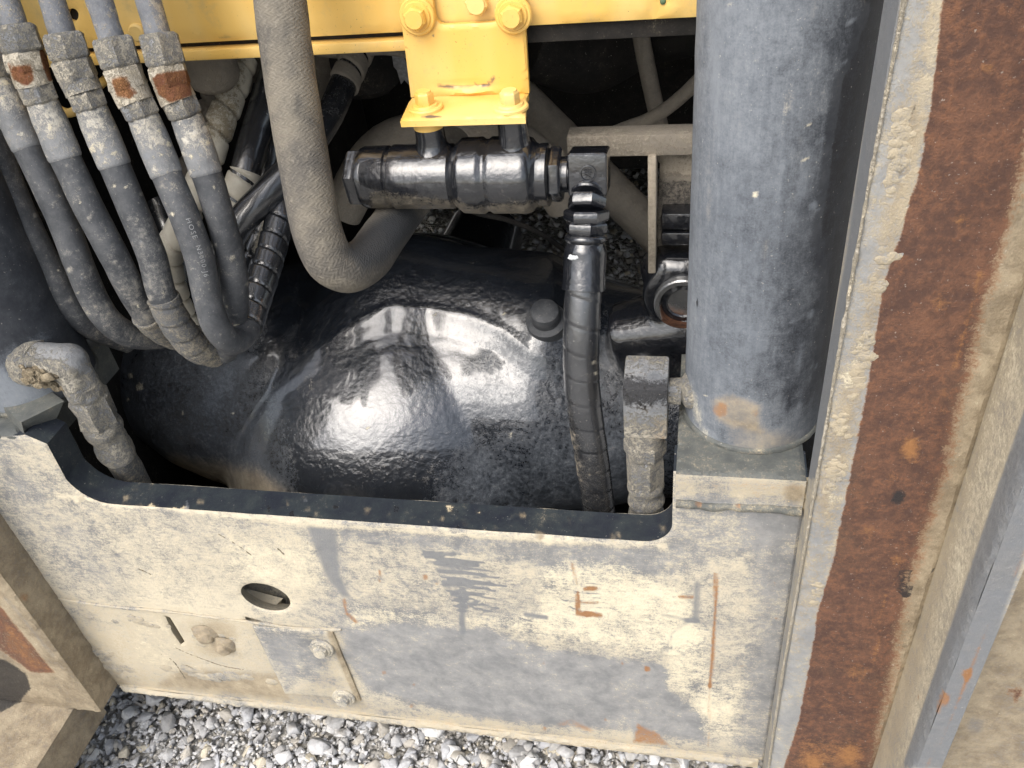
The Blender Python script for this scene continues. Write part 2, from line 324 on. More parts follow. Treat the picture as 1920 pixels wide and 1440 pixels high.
def paint(V, stains):
    """wear marks and some painted shade as they lie on the surface: (layer, 'poly'|'line'|'dot', outline, soft, strength)"""
    P = project(V); out = {}
    for lay, kind, pts, soft, k in stains:
        a = out.setdefault(lay, np.zeros(len(P)))
        if kind == 'poly': w = np.clip(0.5 + poly_sd(P, pts) / soft, 0, 1)
        elif kind == 'band':
            ys = [p[1] for p in pts[0]]; xl = np.interp(P[:, 1], ys, [p[0] for p in pts[0]]); ys = [p[1] for p in pts[1]]; xr = np.interp(P[:, 1], ys, [p[0] for p in pts[1]])
            rag = np.array([2.5 * mnoise.noise(Vector((y * 0.022, 3, 0))) + 2.5 * mnoise.noise(Vector((y * 0.09, 0, 0))) for y in P[:, 1]])
            w = np.clip(0.5 + (P[:, 0] - xl - rag) / soft[0], 0, 1) * np.clip(0.5 + (xr - P[:, 0]) / soft[1], 0, 1)
        elif kind == 'dot': w = np.clip(0.5 + (pts[2] - np.hypot(P[:, 0] - pts[0], (P[:, 1] - pts[1]))) / soft, 0, 1)
        else:
            wd = pts[0]; d = np.full(len(P), 1e9)
            for i in range(1, len(pts) - 1): d = np.minimum(d, seg_dist(P, pts[i], pts[i + 1]))
            w = np.clip(0.5 + (wd - d) / soft, 0, 1)
        w = w * w * (3 - 2 * w)
        out[lay] = a + k * w
    return out

def spline(pts, step=0.004):
    p = np.array(pts, float)
    p = np.vstack([2 * p[0] - p[1], p, 2 * p[-1] - p[-2]]); out = []
    for i in range(1, len(p) - 2):
        p0, p1, p2, p3 = p[i - 1:i + 3]
        for t in np.linspace(0, 1, 24, endpoint=False):
            out.append(0.5 * ((2 * p1) + (-p0 + p2) * t + (2 * p0 - 5 * p1 + 4 * p2 - p3) * t * t + (-p0 + 3 * p1 - 3 * p2 + p3) * t ** 3))
    out.append(p[-2]); out = np.array(out)
    L = np.concatenate([[0], np.cumsum(np.linalg.norm(np.diff(out, axis=0), axis=1))])
    n = max(3, int(L[-1] / step)); s = np.linspace(0, L[-1], n + 1)
    return np.stack([np.interp(s, L, out[:, k]) for k in range(3)], 1), s
def frames(C):
    T = np.gradient(C, axis=0); T /= np.linalg.norm(T, axis=1)[:, None]
    n = np.cross(T[0], [0.1, -1.0, 0.2]); n /= np.linalg.norm(n); N = [n]
    for i in range(1, len(C)):
        n = N[-1] - T[i] * (N[-1] @ T[i]); N.append(n / np.linalg.norm(n))
    N = np.array(N); return T, N, np.cross(T, N)
def tube(mb, C, S, r, seg=24, cap=True, rough=0.0, rs=60.0, mi=0):
    """r: number, or function (s, theta array) -> radius array"""
    T, N, B = frames(C); th = np.linspace(0, 2 * math.pi, seg, endpoint=False); V = []
    for i in range(len(C)):
        rr = r(S[i], th) if callable(r) else np.full(seg, r)
        ring = C[i] + (np.cos(th) * rr)[:, None] * N[i] + (np.sin(th) * rr)[:, None] * B[i]
        if rough:
            for k in range(seg):
                q = Vector(ring[k]) * rs
                ring[k] = ring[k] + (ring[k] - C[i]) / max(rr[k], 1e-6) * rough * mnoise.noise(q)
        V.extend(ring)
    F, U = [], []
    for i in range(len(C) - 1):
        for k in range(seg):
            k2 = (k + 1) % seg
            F.append((i * seg + k, i * seg + k2, (i + 1) * seg + k2, (i + 1) * seg + k))
            u0, u1 = k / seg, (k + 1) / seg
            U.append(((u0, S[i]), (u1, S[i]), (u1, S[i + 1]), (u0, S[i + 1])))
    if cap:
        F.append(tuple(range(seg - 1, -1, -1))); U.append(tuple((0, 0) for _ in range(seg)))
        o = (len(C) - 1) * seg; F.append(tuple(o + k for k in range(seg))); U.append(tuple((0, 0) for _ in range(seg)))
    return mb.add(V, F, U, mi)
def lathe(mb, p0, axis, prof, seg=40, rough=0.0, rs=60, mi=0):
    """profile of (distance along axis, radius)"""
    a = np.array(axis, float); a /= np.linalg.norm(a)
    C = np.array([np.array(p0) + a * t for t, _ in prof])
    n = np.cross(a, [0.3, -1.0, 0.35]); n /= np.linalg.norm(n); b = np.cross(a, n)
    th = np.linspace(0, 2 * math.pi, seg, endpoint=False); V = []
    for c, (_, r) in zip(C, prof):
        for t in th:
            p = c + r * (math.cos(t) * n + math.sin(t) * b)
            if rough: p = p + (p - c) / max(r, 1e-5) * rough * mnoise.noise(Vector(p) * rs)
            V.append(p)
    F = []
    for i in range(len(prof) - 1):
        for k in range(seg):
            k2 = (k + 1) % seg; F.append((i * seg + k, i * seg + k2, (i + 1) * seg + k2, (i + 1) * seg + k))
    F.append(tuple(range(seg - 1, -1, -1))); o = (len(prof) - 1) * seg; F.append(tuple(o + k for k in range(seg)))
    return mb.add(V, F, None, mi)
def dense(prof, step=0.004):
    out = [prof[0]]
    for (t0, r0), (t1, r1) in zip(prof, prof[1:]):
        n = max(1, int(math.hypot(t1 - t0, r1 - r0) / step))
        for i in range(1, n + 1): out.append((t0 + (t1 - t0) * i / n, r0 + (r1 - r0) * i / n))
    return out
def hexnut(mb, p0, p1, r, sides=6, ch=0.0025, rot=0.0, mi=0, rough=0.0):
    """hexagonal prism from p0 to p1 with chamfered ends"""
    p0 = np.array(p0); p1 = np.array(p1); a = p1 - p0; L = np.linalg.norm(a); a = a / L
    n = np.cross(a, [0.3, -1.0, 0.35]); n /= np.linalg.norm(n); b = np.cross(a, n)
    prof = [(0, r - ch * 1.3), (ch * 0.8, r - ch * 0.25), (ch * 1.3, r), (L * 0.5, r), (L - ch * 1.3, r), (L - ch * 0.8, r - ch * 0.25), (L, r - ch * 1.3)]
    V = []; per = 4; seg = sides * per
    for t, rr in prof:
        for k in range(seg):
            th = 2 * math.pi * k / seg; loc = (th % (2 * math.pi / sides)) - math.pi / sides
            rad = rr * math.cos(math.pi / sides) / math.cos(loc)
            rad = min(rad, rr * 0.985)
            p = p0 + a * t + rad * (math.cos(th + rot) * n + math.sin(th + rot) * b)
            if rough: p = p + rough * mnoise.noise(Vector(p) * 90) * (p - (p0 + a * t)) / rad
            V.append(p)
    F = []
    for i in range(len(prof) - 1):
        for k in range(seg):
            k2 = (k + 1) % seg; F.append((i * seg + k, i * seg + k2, (i + 1) * seg + k2, (i + 1) * seg + k))
    F.append(tuple(range(seg - 1, -1, -1))); o = (len(prof) - 1) * seg; F.append(tuple(o + k for k in range(seg)))
    return mb.add(V, F, None, mi)
def box(mb, lo, hi, bev=0.003, seg=2, M4=None, cuts=0, mi=0):
    bm = bmesh.new(); bmesh.ops.create_cube(bm, size=1)
    lo = Vector(lo); hi = Vector(hi); c = (lo + hi) / 2; d = hi - lo
    for v in bm.verts: v.co = Vector((v.co.x * d.x, v.co.y * d.y, v.co.z * d.z)) + c
    if bev: bmesh.ops.bevel(bm, geom=bm.edges[:], offset=bev, segments=seg, affect='EDGES', profile=0.5)
    if M4 is not None: bm.transform(M4)
    return mb.addbm(bm, mi)
def offset_in(poly, d): return poly
def slab(mb, outline, holes, to3, nrm, thick, res=0.005, chamfer=0.0015, rows=5, mi_side=0, mi_face=0, hole_mi=None, relief=0.0, flare=0.0):
    """a plate: 2-D outline with holes, meshed finely on the front, walls and back; to3(u, v) -> point; nrm points to the front"""
    def resample(poly):
        out = []
        for a, b in zip(poly, poly[1:] + poly[:1]):
            n = max(1, int(math.hypot(b[0] - a[0], b[1] - a[1]) / res))
            for i in range(n): out.append((a[0] + (b[0] - a[0]) * i / n, a[1] + (b[1] - a[1]) * i / n))
        return out
    loops = [resample(list(outline))] + [resample(list(h)) for h in holes]
    pts, edges = [], []
    for lp in loops:
        o = len(pts); pts += lp; edges += [(o + i, o + (i + 1) % len(lp)) for i in range(len(lp))]
    bp = np.array(pts); lo = bp.min(0); hi = bp.max(0)
    gx, gy = np.meshgrid(np.arange(lo[0] + res / 2, hi[0], res), np.arange(lo[1] + res / 2, hi[1], res))
    G = np.stack([gx.ravel(), gy.ravel()], 1); G = G + np.random.uniform(-0.12, 0.12, G.shape) * res
    keep = poly_sd(G, loops[0]) > res * 0.55
    for lp in loops[1:]: keep &= poly_sd(G, lp) < -res * 0.55
    G = G[keep]; nb = len(pts)
    allp = [Vector(p) for p in pts] + [Vector((float(p[0]), float(p[1]))) for p in G]
    vo, eo, fo, ov, oe, of = delaunay_2d_cdt(allp, edges, [], 0, 1e-7)
    VO = np.array([[v.x, v.y] for v in vo]); FO = np.array([f for f in fo])
    cen = VO[FO].mean(1); ok = poly_sd(cen, loops[0]) > 0
    for lp in loops[1:]: ok &= poly_sd(cen, lp) < 0
    FO = FO[ok]
    isb = np.zeros(len(VO), bool)
    for i, src in enumerate(ov):
        if any(k < nb for k in src): isb[i] = True
    n = np.array(nrm, float)
    V3 = np.array([to3(p[0], p[1]) for p in VO])
    if relief:
        for i in range(len(V3)):
            V3[i] = V3[i] + n * relief * (mnoise.noise(Vector(V3[i]) * 14) + 0.5 * mnoise.noise(Vector(V3[i]) * 45))
    V3[isb] -= n * chamfer
    a, b, c = V3[FO[0][0]], V3[FO[0][1]], V3[FO[0][2]]
    flip = np.dot(np.cross(b - a, c - a), n) < 0
    F = [tuple(f[::-1]) if flip else tuple(f) for f in FO.tolist()]
    mb.add(V3, F, None, mi_face)
    # back (coarse copy) and walls
    Fb = F
    if flare and holes:
        kk = np.ones(len(FO), bool); cf_ = VO[FO].mean(1)
        for lp in loops[1:]:
            hc_ = np.mean(lp, axis=0); hr_ = np.max(np.linalg.norm(np.array(lp) - hc_, axis=1)) * (1 + flare) + res * 3
            kk &= np.linalg.norm(cf_ - hc_, axis=1) > hr_
        Fb = [f for f, k_ in zip(F, kk) if k_]
    VB = V3 - n * thick; VB[isb] += n * chamfer
    mb.add(VB, [f[::-1] for f in Fb], None, mi_face)
    for li, lp in enumerate(loops):
        L3 = np.array([to3(p[0], p[1]) for p in lp]); m = len(lp); V = []
        area = sum(lp[i][0] * lp[(i + 1) % m][1] - lp[(i + 1) % m][0] * lp[i][1] for i in range(m))
        cen_ = L3.mean(0)
        for r_ in range(rows + 1): V.extend(cen_ + (L3 - cen_) * (1 + (flare * r_ / rows if li >= 1 else 0)) - n * (chamfer + (thick - chamfer) * r_ / rows))
        Fw = []
        for r_ in range(rows):
            for i in range(m):
                j = (i + 1) % m; q = (r_ * m + i, (r_ + 1) * m + i, (r_ + 1) * m + j, r_ * m + j)
                Fw.append(q)
        mb.add(V, Fw, None, (hole_mi if (li > 0 and hole_mi is not None) else mi_side))
    return mb
def rrect(x0, y0, x1, y1, r, n=6, corners='abcd'):
    out = []
    for key, cx, cy, a0 in (('a', x0 + r, y0 + r, 180), ('b', x1 - r, y0 + r, 270), ('c', x1 - r, y1 - r, 0), ('d', x0 + r, y1 - r, 90)):
        if key in corners:
            for i in range(n + 1):
                a = math.radians(a0 + 90 * i / n); out.append((cx + r * math.cos(a), cy + r * math.sin(a)))
        else:
            out.append((x0 if key in 'ad' else x1, y0 if key in 'ab' else y1))
    return out
def circle2(cx, cy, r, n=28, ry=None):
    return [(cx + r * math.cos(2 * math.pi * i / n), cy + (ry or r) * math.sin(2 * math.pi * i / n)) for i in range(n)]
def lumps(mb, c, size, n, spread, seedn=0, flat=0.5):
    rnd = random.Random(seedn)
    for i in range(n):
        bm = bmesh.new(); bmesh.ops.create_icosphere(bm, subdivisions=2, radius=1)
        s = size * rnd.uniform(0.4, 1.0); o = Vector([rnd.gauss(0, 1) * x for x in spread])
        for v in bm.verts:
            k = 1 + 0.45 * mnoise.noise(v.co * 1.6 + Vector((i * 7.1, seedn, 0)))
            v.co = Vector((v.co.x * s * k * rnd.uniform(0.9, 1.1), v.co.y * s * k * flat, v.co.z * s * k * 0.8)) + Vector(c) + o
        mb.addbm(bm)
    return mb
def bolt(parent, p, axis, r_head, h, r_wash, mat, name='bolt', rot=0.2, wash=True, wmat=None):
    """hex bolt whose washer lies at p; the washer is a sub-part"""
    a = np.array(axis, float); a /= np.linalg.norm(a); p = np.array(p)
    m = MB(); hexnut(m, p + a * 0.004, p + a * (0.004 + h), r_head, rot=rot, ch=0.002)
    lathe(m, p + a * (0.003 + h), a, [(0, r_head * 0.8), (0.002, r_head * 0.74), (0.0022, 0.001)], 24)
    o = m.build(name, mat, parent, smooth=30)
    if wash:
        w = MB(); lathe(w, p, a, [(0, r_wash), (0.003, r_wash), (0.0045, r_wash - 0.0015), (0.0045, r_head * 0.9)], 32)
        lathe(w, p + a * 0.004, a, [(0, (r_wash + r_head) / 2), (0.003, (r_wash + r_head) / 2 - 0.0015), (0.003, 0.002)], 32)
        w.build('washer', wmat or mat, o, smooth=30)
    return o
def remesh(mb, voxel, smooth_it=6):
    me = bpy.data.meshes.new('tmp'); me.from_pydata(mb.v, [], mb.f); me.update()
    o = bpy.data.objects.new('tmp', me); COL.objects.link(o)
    md = o.modifiers.new('r', 'REMESH'); md.mode = 'VOXEL'; md.voxel_size = voxel
    sm = o.modifiers.new('s', 'SMOOTH'); sm.iterations = smooth_it; sm.factor = 0.5
    dg = bpy.context.evaluated_depsgraph_get(); ev = o.evaluated_get(dg); m2 = ev.to_mesh()
    V = np.empty(len(m2.vertices) * 3); m2.vertices.foreach_get('co', V); F = [tuple(p.vertices) for p in m2.polygons]
    ev.to_mesh_clear(); bpy.data.objects.remove(o); bpy.data.meshes.remove(me)
    out = MB(); out.add(V.reshape(-1, 3), F); return out

# ================================================================== GROUND
g = MB(); S_ = 300
g.add([(-S_, -S_, -0.004), (S_, -S_, -0.004), (S_, S_, -0.004), (-S_, S_, -0.004)], [(0, 1, 2, 3)])
go = g.build('ground', M['ground'], None, smooth=0); go['kind'] = 'structure'

def gravel():
    rnd = np.random.default_rng(5); protos = []
    for i in range(14):
        bm = bmesh.new()
        for _ in range(12):
            v = rnd.normal(size=3); v /= np.linalg.norm(v); v *= rnd.uniform(0.82, 1.0)
            bm.verts.new(v * np.array([1.0, rnd.uniform(0.65, 0.95), rnd.uniform(0.5, 0.8)]))
        r_ = bmesh.ops.convex_hull(bm, input=bm.verts)
        bmesh.ops.delete(bm, geom=[e for e in r_['geom_interior'] if isinstance(e, bmesh.types.BMVert)], context='VERTS')
        bmesh.ops.bevel(bm, geom=bm.edges[:], offset=0.035, segments=1, affect='EDGES')
        bmesh.ops.triangulate(bm, faces=bm.faces)
        bm.verts.index_update()
        protos.append((np.array([v.co[:] for v in bm.verts]), np.array([[v.index for v in f.verts] for f in bm.faces]))); bm.free()
    pal = np.array([(0.50, 0.495, 0.49), (0.56, 0.555, 0.545), (0.43, 0.43, 0.435), (0.36, 0.355, 0.35), (0.46, 0.43, 0.38), (0.53, 0.48, 0.38), (0.62, 0.615, 0.60), (0.45, 0.455, 0.47)])
    VV, FF, CC = [], [], []; off = 0
    def put(x, y, z, s, hsv_):
        nonlocal off
        V, F = protos[rnd.integers(len(protos))]
        a = rnd.uniform(0, 2 * math.pi); t = rnd.normal(0, 0.35); t2 = rnd.normal(0, 0.3)
        R1 = np.array([[math.cos(a), -math.sin(a), 0], [math.sin(a), math.cos(a), 0], [0, 0, 1]])
        R2 = np.array([[1, 0, 0], [0, math.cos(t), -math.sin(t)], [0, math.sin(t), math.cos(t)]])
        R3 = np.array([[math.cos(t2), 0, math.sin(t2)], [0, 1, 0], [-math.sin(t2), 0, math.cos(t2)]])
        q = (V * s * np.array([1, 1, rnd.uniform(0.7, 1.1)])) @ (R1 @ R2 @ R3).T + [x, y, z]
        VV.append(q); FF.append(F + off); off += len(V)
        CC.append(np.repeat((pal[hsv_] * rnd.uniform(1.0, 1.26))[None], len(V), 0))
    def field(x0, x1, y0, y1, n, smin, smax, z, fine=False):
        for _ in range(n):
            x, y = rnd.uniform(x0, x1), rnd.uniform(y0, y1)
            s = smin + (smax - smin) * rnd.beta(1.4, 2.6)
            if not fine and x < -0.62 and y < 0.9: s *= 0.62 + 0.5 * rnd.random()
            elif not fine and y < 1.0: s *= 1.15
            k = rnd.choice(8, p=[.2, .15, .16, .1, .11, .07, .09, .12])
            put(x, y, z + rnd.uniform(-0.004, 0.006), s, k)
    field(-1.75, 0.6, 0.25, 1.25, 7000, 0.009, 0.026, 0.004)        # in front of and under the plate
    field(-1.75, 0.3, 0.25, 1.0, 21000, 0.003, 0.010, 0.006, True)    # fines
    field(-1.75, -0.62, 0.25, 0.95, 160, 0.020, 0.034, 0.010); field(-0.62, 0.3, 0.25, 0.95, 230, 0.020, 0.029, 0.009)         # large chips
    field(-2.6, 1.0, 1.25, 4.6, 11000, 0.011, 0.026, 0.004)
    field(-3.2, 2.0, -1.4, 0.25, 7000, 0.014, 0.028, 0.004)
    field(-3.2, -1.75, 0.25, 1.25, 2200, 0.014, 0.028, 0.004); field(0.6, 2.0, 0.25, 1.25, 2000, 0.014, 0.028, 0.004)
    V = np.concatenate(VV); F = np.concatenate(FF); C = np.concatenate(CC)
    me = bpy.data.meshes.new('gravel'); me.vertices.add(len(V)); me.vertices.foreach_set('co', V.ravel())
    me.loops.add(len(F) * 3); me.loops.foreach_set('vertex_index', F.ravel().astype(np.int32))
    me.polygons.add(len(F)); me.polygons.foreach_set('loop_start', np.arange(0, len(F) * 3, 3, dtype=np.int32))
    me.update(); me.validate()
    at = me.attributes.new('tone', 'FLOAT_COLOR', 'POINT'); at.data.foreach_set('color', np.hstack([C, np.ones((len(C), 1))]).astype(np.float32).ravel())
    me.materials.append(M['stone'])
    o = bpy.data.objects.new('gravel', me); COL.objects.link(o); o['kind'] = 'stuff'
gravel()

# ================================================================== FRONT FRAME (one weldment)
YP = 0.70; TP = 0.045
XL, XR = -0.98, 0.130
frame = thing('front_frame', 'dusty tan steel front frame with cut-out opening and rusty side posts', 'frame', (-0.42, 0.72, 0.205))
ZTOP = 0.812
zb = 0.69
hx0, hx1 = -0.832, -0.014
# outline of the plate: right shoulder carries the cylinder foot, left shoulder mirrors it, the opening is cut from the top
outline = [(XL, 0.207), (XR, 0.207), (XR, ZTOP)]
outline += [(hx1 + 0.0, ZTOP)]
for i in range(9):
    a = math.radians(0 - 90 * i / 8); outline.append((hx1 - 0.035 + 0.035 * math.cos(a), zb + 0.035 + 0.035 * math.sin(a)))
for i in range(9):
    a = math.radians(270 - 78 * i / 8); outline.append((hx0 + 0.055 + 0.055 * math.cos(a), zb + 0.055 + 0.055 * math.sin(a)))
outline += [(hx0 + 0.004, 0.80), (hx0 - 0.022, 0.815), (hx0 - 0.035, 0.812), (XL, 0.812)]
def PYu(px, py, y=YP): p = PY(px, py, y); return (p[0], p[2])
c0 = PYu(497, 1121); rim_hole = [PYu(497 + 46 * math.cos(t) - 6 * math.sin(t), 1121 + 22 * math.sin(t) + 14 * math.cos(t)) for t in np.linspace(0, 2 * math.pi, 30, endpoint=False)]
slot = [PYu(x, y) for x, y in ((308, 1156), (318, 1160), (345, 1205), (338, 1210), (322, 1188))]
slot2 = [PYu(x, y) for x, y in ((458, 1158), (488, 1166), (486, 1171), (462, 1168))]
ST = [
    # grey worn areas (negative dust)
    ('mud', 'poly', [(640, 1185), (760, 1172), (880, 1180), (910, 1176), (970, 1205), (1080, 1228), (1180, 1238), (1250, 1250), (1252, 1295), (1312, 1340), (1320, 1390), (1180, 1372), (900, 1345), (760, 1310), (690, 1290), (650, 1240)], 22, -0.62),
    ('mud', 'poly', [(640, 1185), (560, 1150), (600, 1060), (560, 990), (650, 990), (660, 1110), (700, 1140), (1000, 1160), (860, 1170)], 26, -0.18),
    ('mud', 'poly', [(640, 980), (1250, 1030), (1265, 880), (1500, 900), (1500, 1000), (1260, 1080), (1060, 1075), (900, 1040), (650, 1015)], 26, -0.30),
    ('mud', 'poly', [(1400, 960), (1520, 960), (1450, 1440), (1380, 1400), (1420, 1200)], 60, -0.34),
    ('mud', 'poly', [(0, 850), (150, 960), (600, 990), (520, 1040), (330, 1090), (180, 1090), (0, 960)], 50, -0.14),
    ('mud', 'poly', [(160, 1120), (460, 1150), (540, 1300), (240, 1270)], 40, 0.30),
    ('mud', 'poly', [(180, 980), (560, 1000), (620, 1120), (440, 1160), (250, 1140)], 70, 0.22),
    # cream clay
    ('cream', 'poly', [(1020, 1060), (1150, 1055), (1300, 1110), (1300, 1200), (1240, 1228), (1090, 1205), (990, 1190), (880, 1160), (1010, 1150)], 40, 0.62),
    ('cream', 'poly', [(650, 1130), (730, 1140), (820, 1150), (850, 1172), (760, 1165), (660, 1178)], 26, 0.50),
    ('cream', 'poly', [(1260, 1180), (1330, 1170), (1330, 1340), (1310, 1330), (1250, 1280)], 26, 0.50),
    ('cream', 'poly', [(1330, 1270), (1400, 1280), (1370, 1380), (1310, 1370)], 40, 0.48),
    ('cream', 'poly', [(420, 1010), (600, 1020), (610, 1100), (560, 1110), (430, 1090)], 40, 0.36),
    ('cream', 'poly', [(250, 1150), (330, 1150), (340, 1260), (250, 1250)], 50, 0.32),
    ('soil', 'poly', [(110, 1110), (300, 1140), (640, 1180), (680, 1320), (220, 1270)], 40, 0.30), ('soil', 'poly', [(340, 1255), (520, 1265), (540, 1310), (300, 1285)], 20, 0.45), ('soil', 'dot', (405, 1195, 34), 30, 0.35), ('soil', 'poly', [(0, 1000), (40, 1030), (240, 1290), (180, 1280), (-10, 1060)], 26, 0.4), ('soil', 'line', [14, (230, 1280), (700, 1330), (1440, 1430)], 40, 0.35), ('soil', 'poly', [(1270, 885), (1510, 905), (1510, 960), (1440, 940), (1270, 930)], 20, 0.4),
    # rubbed bands and scratches
    ('rub', 'poly', [(572, 985), (632, 990), (640, 1080), (660, 1122), (640, 1120), (608, 1078), (590, 1030)], 14, 0.62),
    ('rub', 'line', [7, (868, 1110), (866, 1160), (868, 1185)], 10, 0.7),
    ('rub', 'line', [8, (1307, 1095), (1304, 1160)], 12, 0.62), ('rub', 'line', [3.5, (1240, 1152), (1340, 1172)], 10, 0.55), ('rub', 'line', [5, (1290, 1165), (1262, 1185), (1252, 1210), (1236, 1228)], 14, 0.52),
    ('rub', 'line', [5, (985, 1152), (1025, 1158)], 8, 0.7),
    ('rub', 'line', [8, (1460, 980), (1440, 1150), (1395, 1270)], 30, 0.42),
    # rust
    ('oxide', 'line', [4.5, (1342, 1078), (1341, 1150), (1335, 1250), (1331, 1285)], 7, 0.85), ('oxide', 'line', [3.5, (1331, 1285), (1328, 1400)], 9, 0.52),
    ('oxide', 'line', [4, (1073, 1058), (1081, 1095)], 8, 0.62), ('oxide', 'line', [5, (1083, 1112), (1083, 1150), (1100, 1153)], 7, 0.85), ('oxide', 'line', [5, (1100, 1150), (1125, 1154)], 7, 0.9),
    ('oxide', 'line', [5, (1098, 1104), (1116, 1103)], 6, 0.9), ('oxide', 'line', [3, (1090, 1130), (1122, 1130)], 6, 0.7),
    ('oxide', 'line', [4, (1276, 1119), (1298, 1120)], 6, 0.8), ('oxide', 'dot', (1213, 1254, 6), 5, 0.9), ('oxide', 'dot', (1167, 1244, 4), 5, 0.7),
    ('oxide', 'line', [3, (712, 1070), (712, 1090)], 5, 0.75), ('oxide', 'dot', (797, 1082, 7), 6, 0.7), ('oxide', 'dot', (819, 1092, 6), 6, 0.55),
    ('oxide', 'line', [4, (645, 1125), (650, 1150), (668, 1166)], 7, 0.75), ('oxide', 'dot', (879, 1137, 4), 5, 0.5),
    ('oxide', 'poly', [(1185, 1392), (1195, 1355), (1235, 1375), (1260, 1400)], 10, 0.7), ('oxide', 'line', [5, (1050, 1360), (1070, 1350), (1110, 1372)], 18, 0.45),
    ('oxide', 'line', [4, (700, 1305), (900, 1335), (1100, 1365)], 26, 0.30),
    ('oxide', 'line', [6, (1285, 900), (1500, 912)], 22, 0.32),
    ('rust', 'line', [6, (780, 998), (800, 1000)], 8, 0.6),
    ('dark', 'dot', (577, 1020, 5), 4, 0.9), ('dark', 'dot', (940, 1274, 3), 4, 0.7), ('dark', 'line', [2.5, (1302, 1282), (1298, 1312)], 5, 0.75),
    ('dark', 'line', [2, (1395, 1418), (1402, 1425)], 4, 0.7),
]
# fan of sideways scrapes
for i in range(26):
    t = i / 25; x0 = 795 + 70 * t + random.uniform(-12, 12); y0 = 1032 + 112 * t
    L_ = random.uniform(70, 130) * (0.6 + 0.5 * math.sin(math.pi * min(1, t + 0.2)))
    ST.append(('rub', 'line', [random.uniform(0.6, 2.4), (x0, y0), (x0 + L_ * 0.5, y0 + 3), (x0 + L_, y0 + random.uniform(4, 14))], 3.0, random.uniform(0.7, 1.1)))
for i in range(9):
    x0 = 640 + random.uniform(0, 60); y0 = 994 + i * 4; ST.append(('rub', 'line', [1.0, (x0, y0), (x0 + random.uniform(40, 110), y0 + 6)], 3.5, 0.6))
for i in range(8):
    x0 = 1040 + random.uniform(-10, 30); y0 = 1100 + i * 6; ST.append(('rub', 'line', [1.2, (x0, y0), (x0 + 40, y0 + random.uniform(6, 20))], 4, 0.6))
for i in range(7):
    ST.append(('rub', 'line', [1.3, (1098, 1085 + i * 9), (1126, 1086 + i * 9)], 4, 0.75))
for i in range(60):
    ST.append(('rub' if random.random() < .7 else 'oxide', 'dot', (random.uniform(650, 1480), random.uniform(1010, 1390), random.uniform(1.5, 5)), 5, random.uniform(0.35, 0.7)))
mb = MB(); slab(mb, outline, [rim_hole, slot, slot2], lambda u, v: np.array([u, YP, v]), (0, -1, 0), TP, res=0.0042, chamfer=0.002, rows=6, mi_side=1, hole_mi=0, relief=0.0012, flare=1.3)
random.seed(31)
RIMST = [(random.choice(['mud', 'mud', 'soil', 'dark', 'rub']), 'dot', (x_, 921 + (x_ - 170) * 0.0795 + random.uniform(-24, 26), random.uniform(1.5, 8)), random.choice([4, 10]), random.uniform(0.3, 0.6)) for x_ in [random.uniform(130, 1250) for _ in range(90)]] + [('mud', 'line', [3, (110, 930), (180, 938), (600, 985), (1200, 1026)], 10, 0.5), ('mud', 'dot', (1170, 1000, 60), 50, -0.1), ('dark', 'poly', [(300, 900), (1000, 950), (1000, 1010), (300, 950)], 50, 0.2),
         ('oxide', 'line', [3, (250, 950), (330, 957)], 10, 0.5)]
cross = mb.build('cross_plate', [M['plate'], M['rim']], frame, smooth=30, stains=ST + RIMST)
# bottom rail, a chamfered lip under the plate
mb = MB(); slab(mb, [(XL + 0.01, 0.196), (XR - 0.008, 0.196), (XR - 0.008, 0.214), (XL + 0.01, 0.214)], [], lambda u, v: np.array([u, YP - 0.007, v]), (0, -1, 0), 0.05, res=0.006, chamfer=0.003, rows=3, relief=0.002)
mb.build('bottom_lip', M['plate'], frame, smooth=30, stains=[('soil', 'line', [16, (200, 1270), (1440, 1440)], 20, 0.35), ('oxide', 'line', [8, (300, 1290), (600, 1320), (1200, 1400)], 40, 0.38), ('mud', 'line', [10, (200, 1270), (1440, 1440)], 20, 0.2)])
mb = MB(); box(mb, (-1.3, YP + TP + 0.004, 0.24), (0.28, 1.62, 0.262), 0.003); mb.build('dark_void_pan', M['void_black'], frame)  # added pan, coloured near black to stand for the unlit gap
# weld / mud ridge across the plate
C, S = spline([PY(x, y, YP - 0.001) for x, y in ((110, 1122), (200, 1136), (310, 1146), (460, 1165), (560, 1178), (640, 1180))])
mb = MB(); tube(mb, C, S, 0.0022, 10, rough=0.0025, rs=50); mb.build('weld_bead', M['plate'], frame, stains=[('soil', 'line', [30, (110, 1122), (640, 1180)], 10, 0.3)])
# pocket behind the round hole
hc = PY(497, 1121, YP)
mb = MB(); lathe(mb, (hc[0] - 0.25, YP + TP + 0.080, hc[2] - 0.105), (1, 0, 0), dense([(0, 0.07), (0.235, 0.07), (0.243, 0.062), (0.25, 0.07), (0.5, 0.07)], 0.01), 40, rough=0.002, rs=30)
mb.build('cross_tube', M['plate'], frame)
